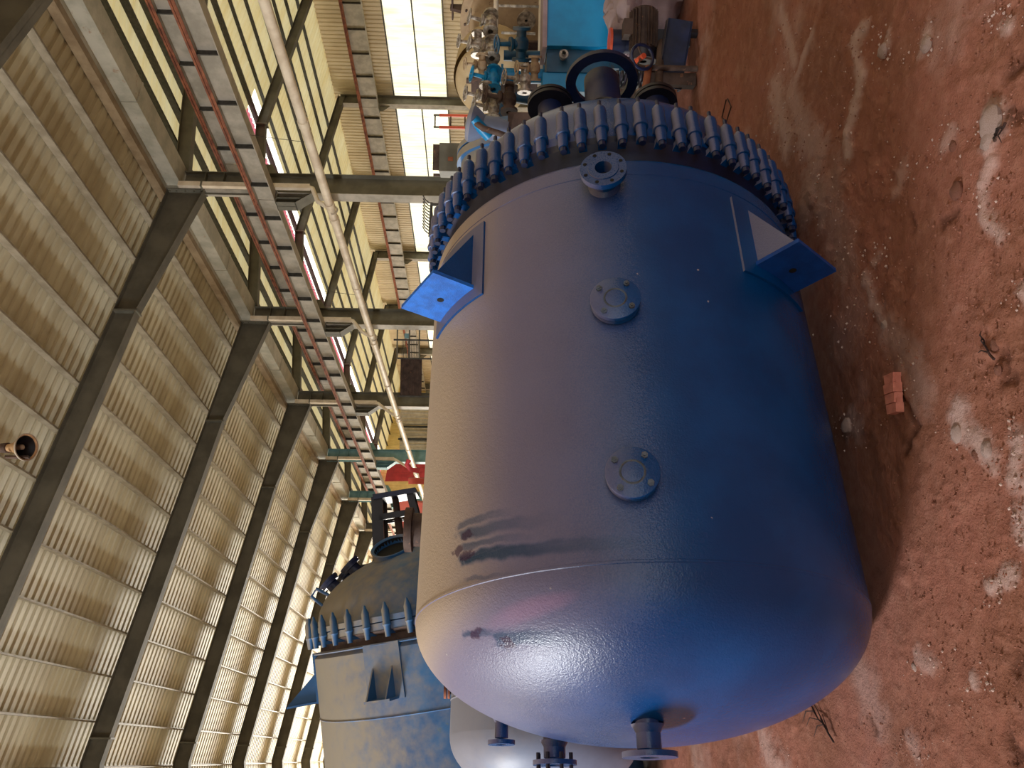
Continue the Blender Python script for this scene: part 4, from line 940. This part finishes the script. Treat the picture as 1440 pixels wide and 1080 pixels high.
# fine grit: nobody could count it
m=MB(); rg=random.Random(5); base=[(1,0,0),(0,1,0),(-1,0,0),(0,-1,0),(0,0,1)]
for i in range(3600):
    px=1160+280*rg.random()**.8; py=rg.random()*1080
    if rg.random()<.25: px=1000+200*rg.random(); py=260*rg.random()
    g=ground(px,py); 
    lx=(g.x-.5385)*math.cos(PHI)+(g.y-3.7207)*math.sin(PHI); ly=-(g.x-.5385)*math.sin(PHI)+(g.y-3.7207)*math.cos(PHI)
    if abs(ly)<.6 and -.3<lx<2.3: continue
    s=.002+.005*rg.random()**3; a=rg.random()*6; ca,sa=math.cos(a)*s,math.sin(a)*s
    m.add([(g.x+x*ca-y*sa*1.3,g.y+x*sa+y*ca*1.3,-.004+z*s*1.1) for x,y,z in base],[(0,1,4),(1,2,4),(2,3,4),(3,0,4)])
o=m.obj('soil_grit','soilclod'); tag(o,'fine brown grit scattered over the trodden soil','grit'); o['kind']='stuff'
m=MB()
for i in range(900):
    j=rg.randrange(len(STROKES)); pts=STROKES[j][0]; a_,b_=pts[0],pts[-1]; u=rg.random(); idx=min(int(u*(len(pts)-1)),len(pts)-2); f=u*(len(pts)-1)-idx
    px=pts[idx][0]*(1-f)+pts[idx+1][0]*f+rg.gauss(0,16); py=pts[idx][1]*(1-f)+pts[idx+1][1]*f+rg.gauss(0,16)
    if px<1060: continue
    g=ground(px,py); s=.002+.006*rg.random()**3; a=rg.random()*6; ca,sa=math.cos(a)*s,math.sin(a)*s
    m.add([(g.x+x*ca-y*sa*1.3,g.y+x*sa+y*ca*1.3,-.004+z*s*1.1) for x,y,z in base],[(0,1,4),(1,2,4),(2,3,4),(3,0,4)])
o=m.obj('dust_crumbs','clod'); tag(o,'pale crumbs lying on the dust smears','crumbs'); o['kind']='stuff'
def twig(px,py,L,lb,nb=7,ang=0,seed=1):
    g=ground(px,py); t=thing('dry_twig',lb,'twig',(g.x,g.y,0)); r=random.Random(seed); m=MB()
    d=V((math.cos(ang),math.sin(ang),.03))
    p=[d*(L*i/6)+V((r.uniform(-.01,.01),r.uniform(-.01,.01),.006)) for i in range(7)]; m.tube(p,[.005-.0005*i for i in range(7)],5); m.obj('stem','twig',t)
    for b in range(nb):
        q=p[1+b%5]; a=ang+r.choice((-1,1))*r.uniform(.3,.9); l=L*r.uniform(.25,.55); m=MB(); m.tube([q,q+V((math.cos(a)*l*.5,math.sin(a)*l*.5,.006+r.uniform(0,.008))),q+V((math.cos(a+.3)*l,math.sin(a+.3)*l,.004))],[.003,.0025,.0012],5); m.obj('side_shoot','twig',t)
twig(1174,1042,.34,'dark dry twig lying on the soil below the dished end of the tank',9,math.radians(50),3)
twig(1402,505,.10,'short dark twig in the cracked hole, beyond the brick piece',5,.4,5)
twig(1418,168,.09,'short dark twig by the largest pale lump',4,1.8,8)
a=[ground(1022,140),ground(1016,165),ground(1022,172),ground(1029,150),ground(1024,139)]
m=MB(); m.tube([V((p.x,p.y,.004)) for p in a],.005,6); o=m.obj('wire_loop','twig'); recentre(o); tag(o,'thin dark wire loop on the soil above the clamp ring','wire')
a=[ground(1178,60),ground(1176,100),ground(1166,130),ground(1160,185)]
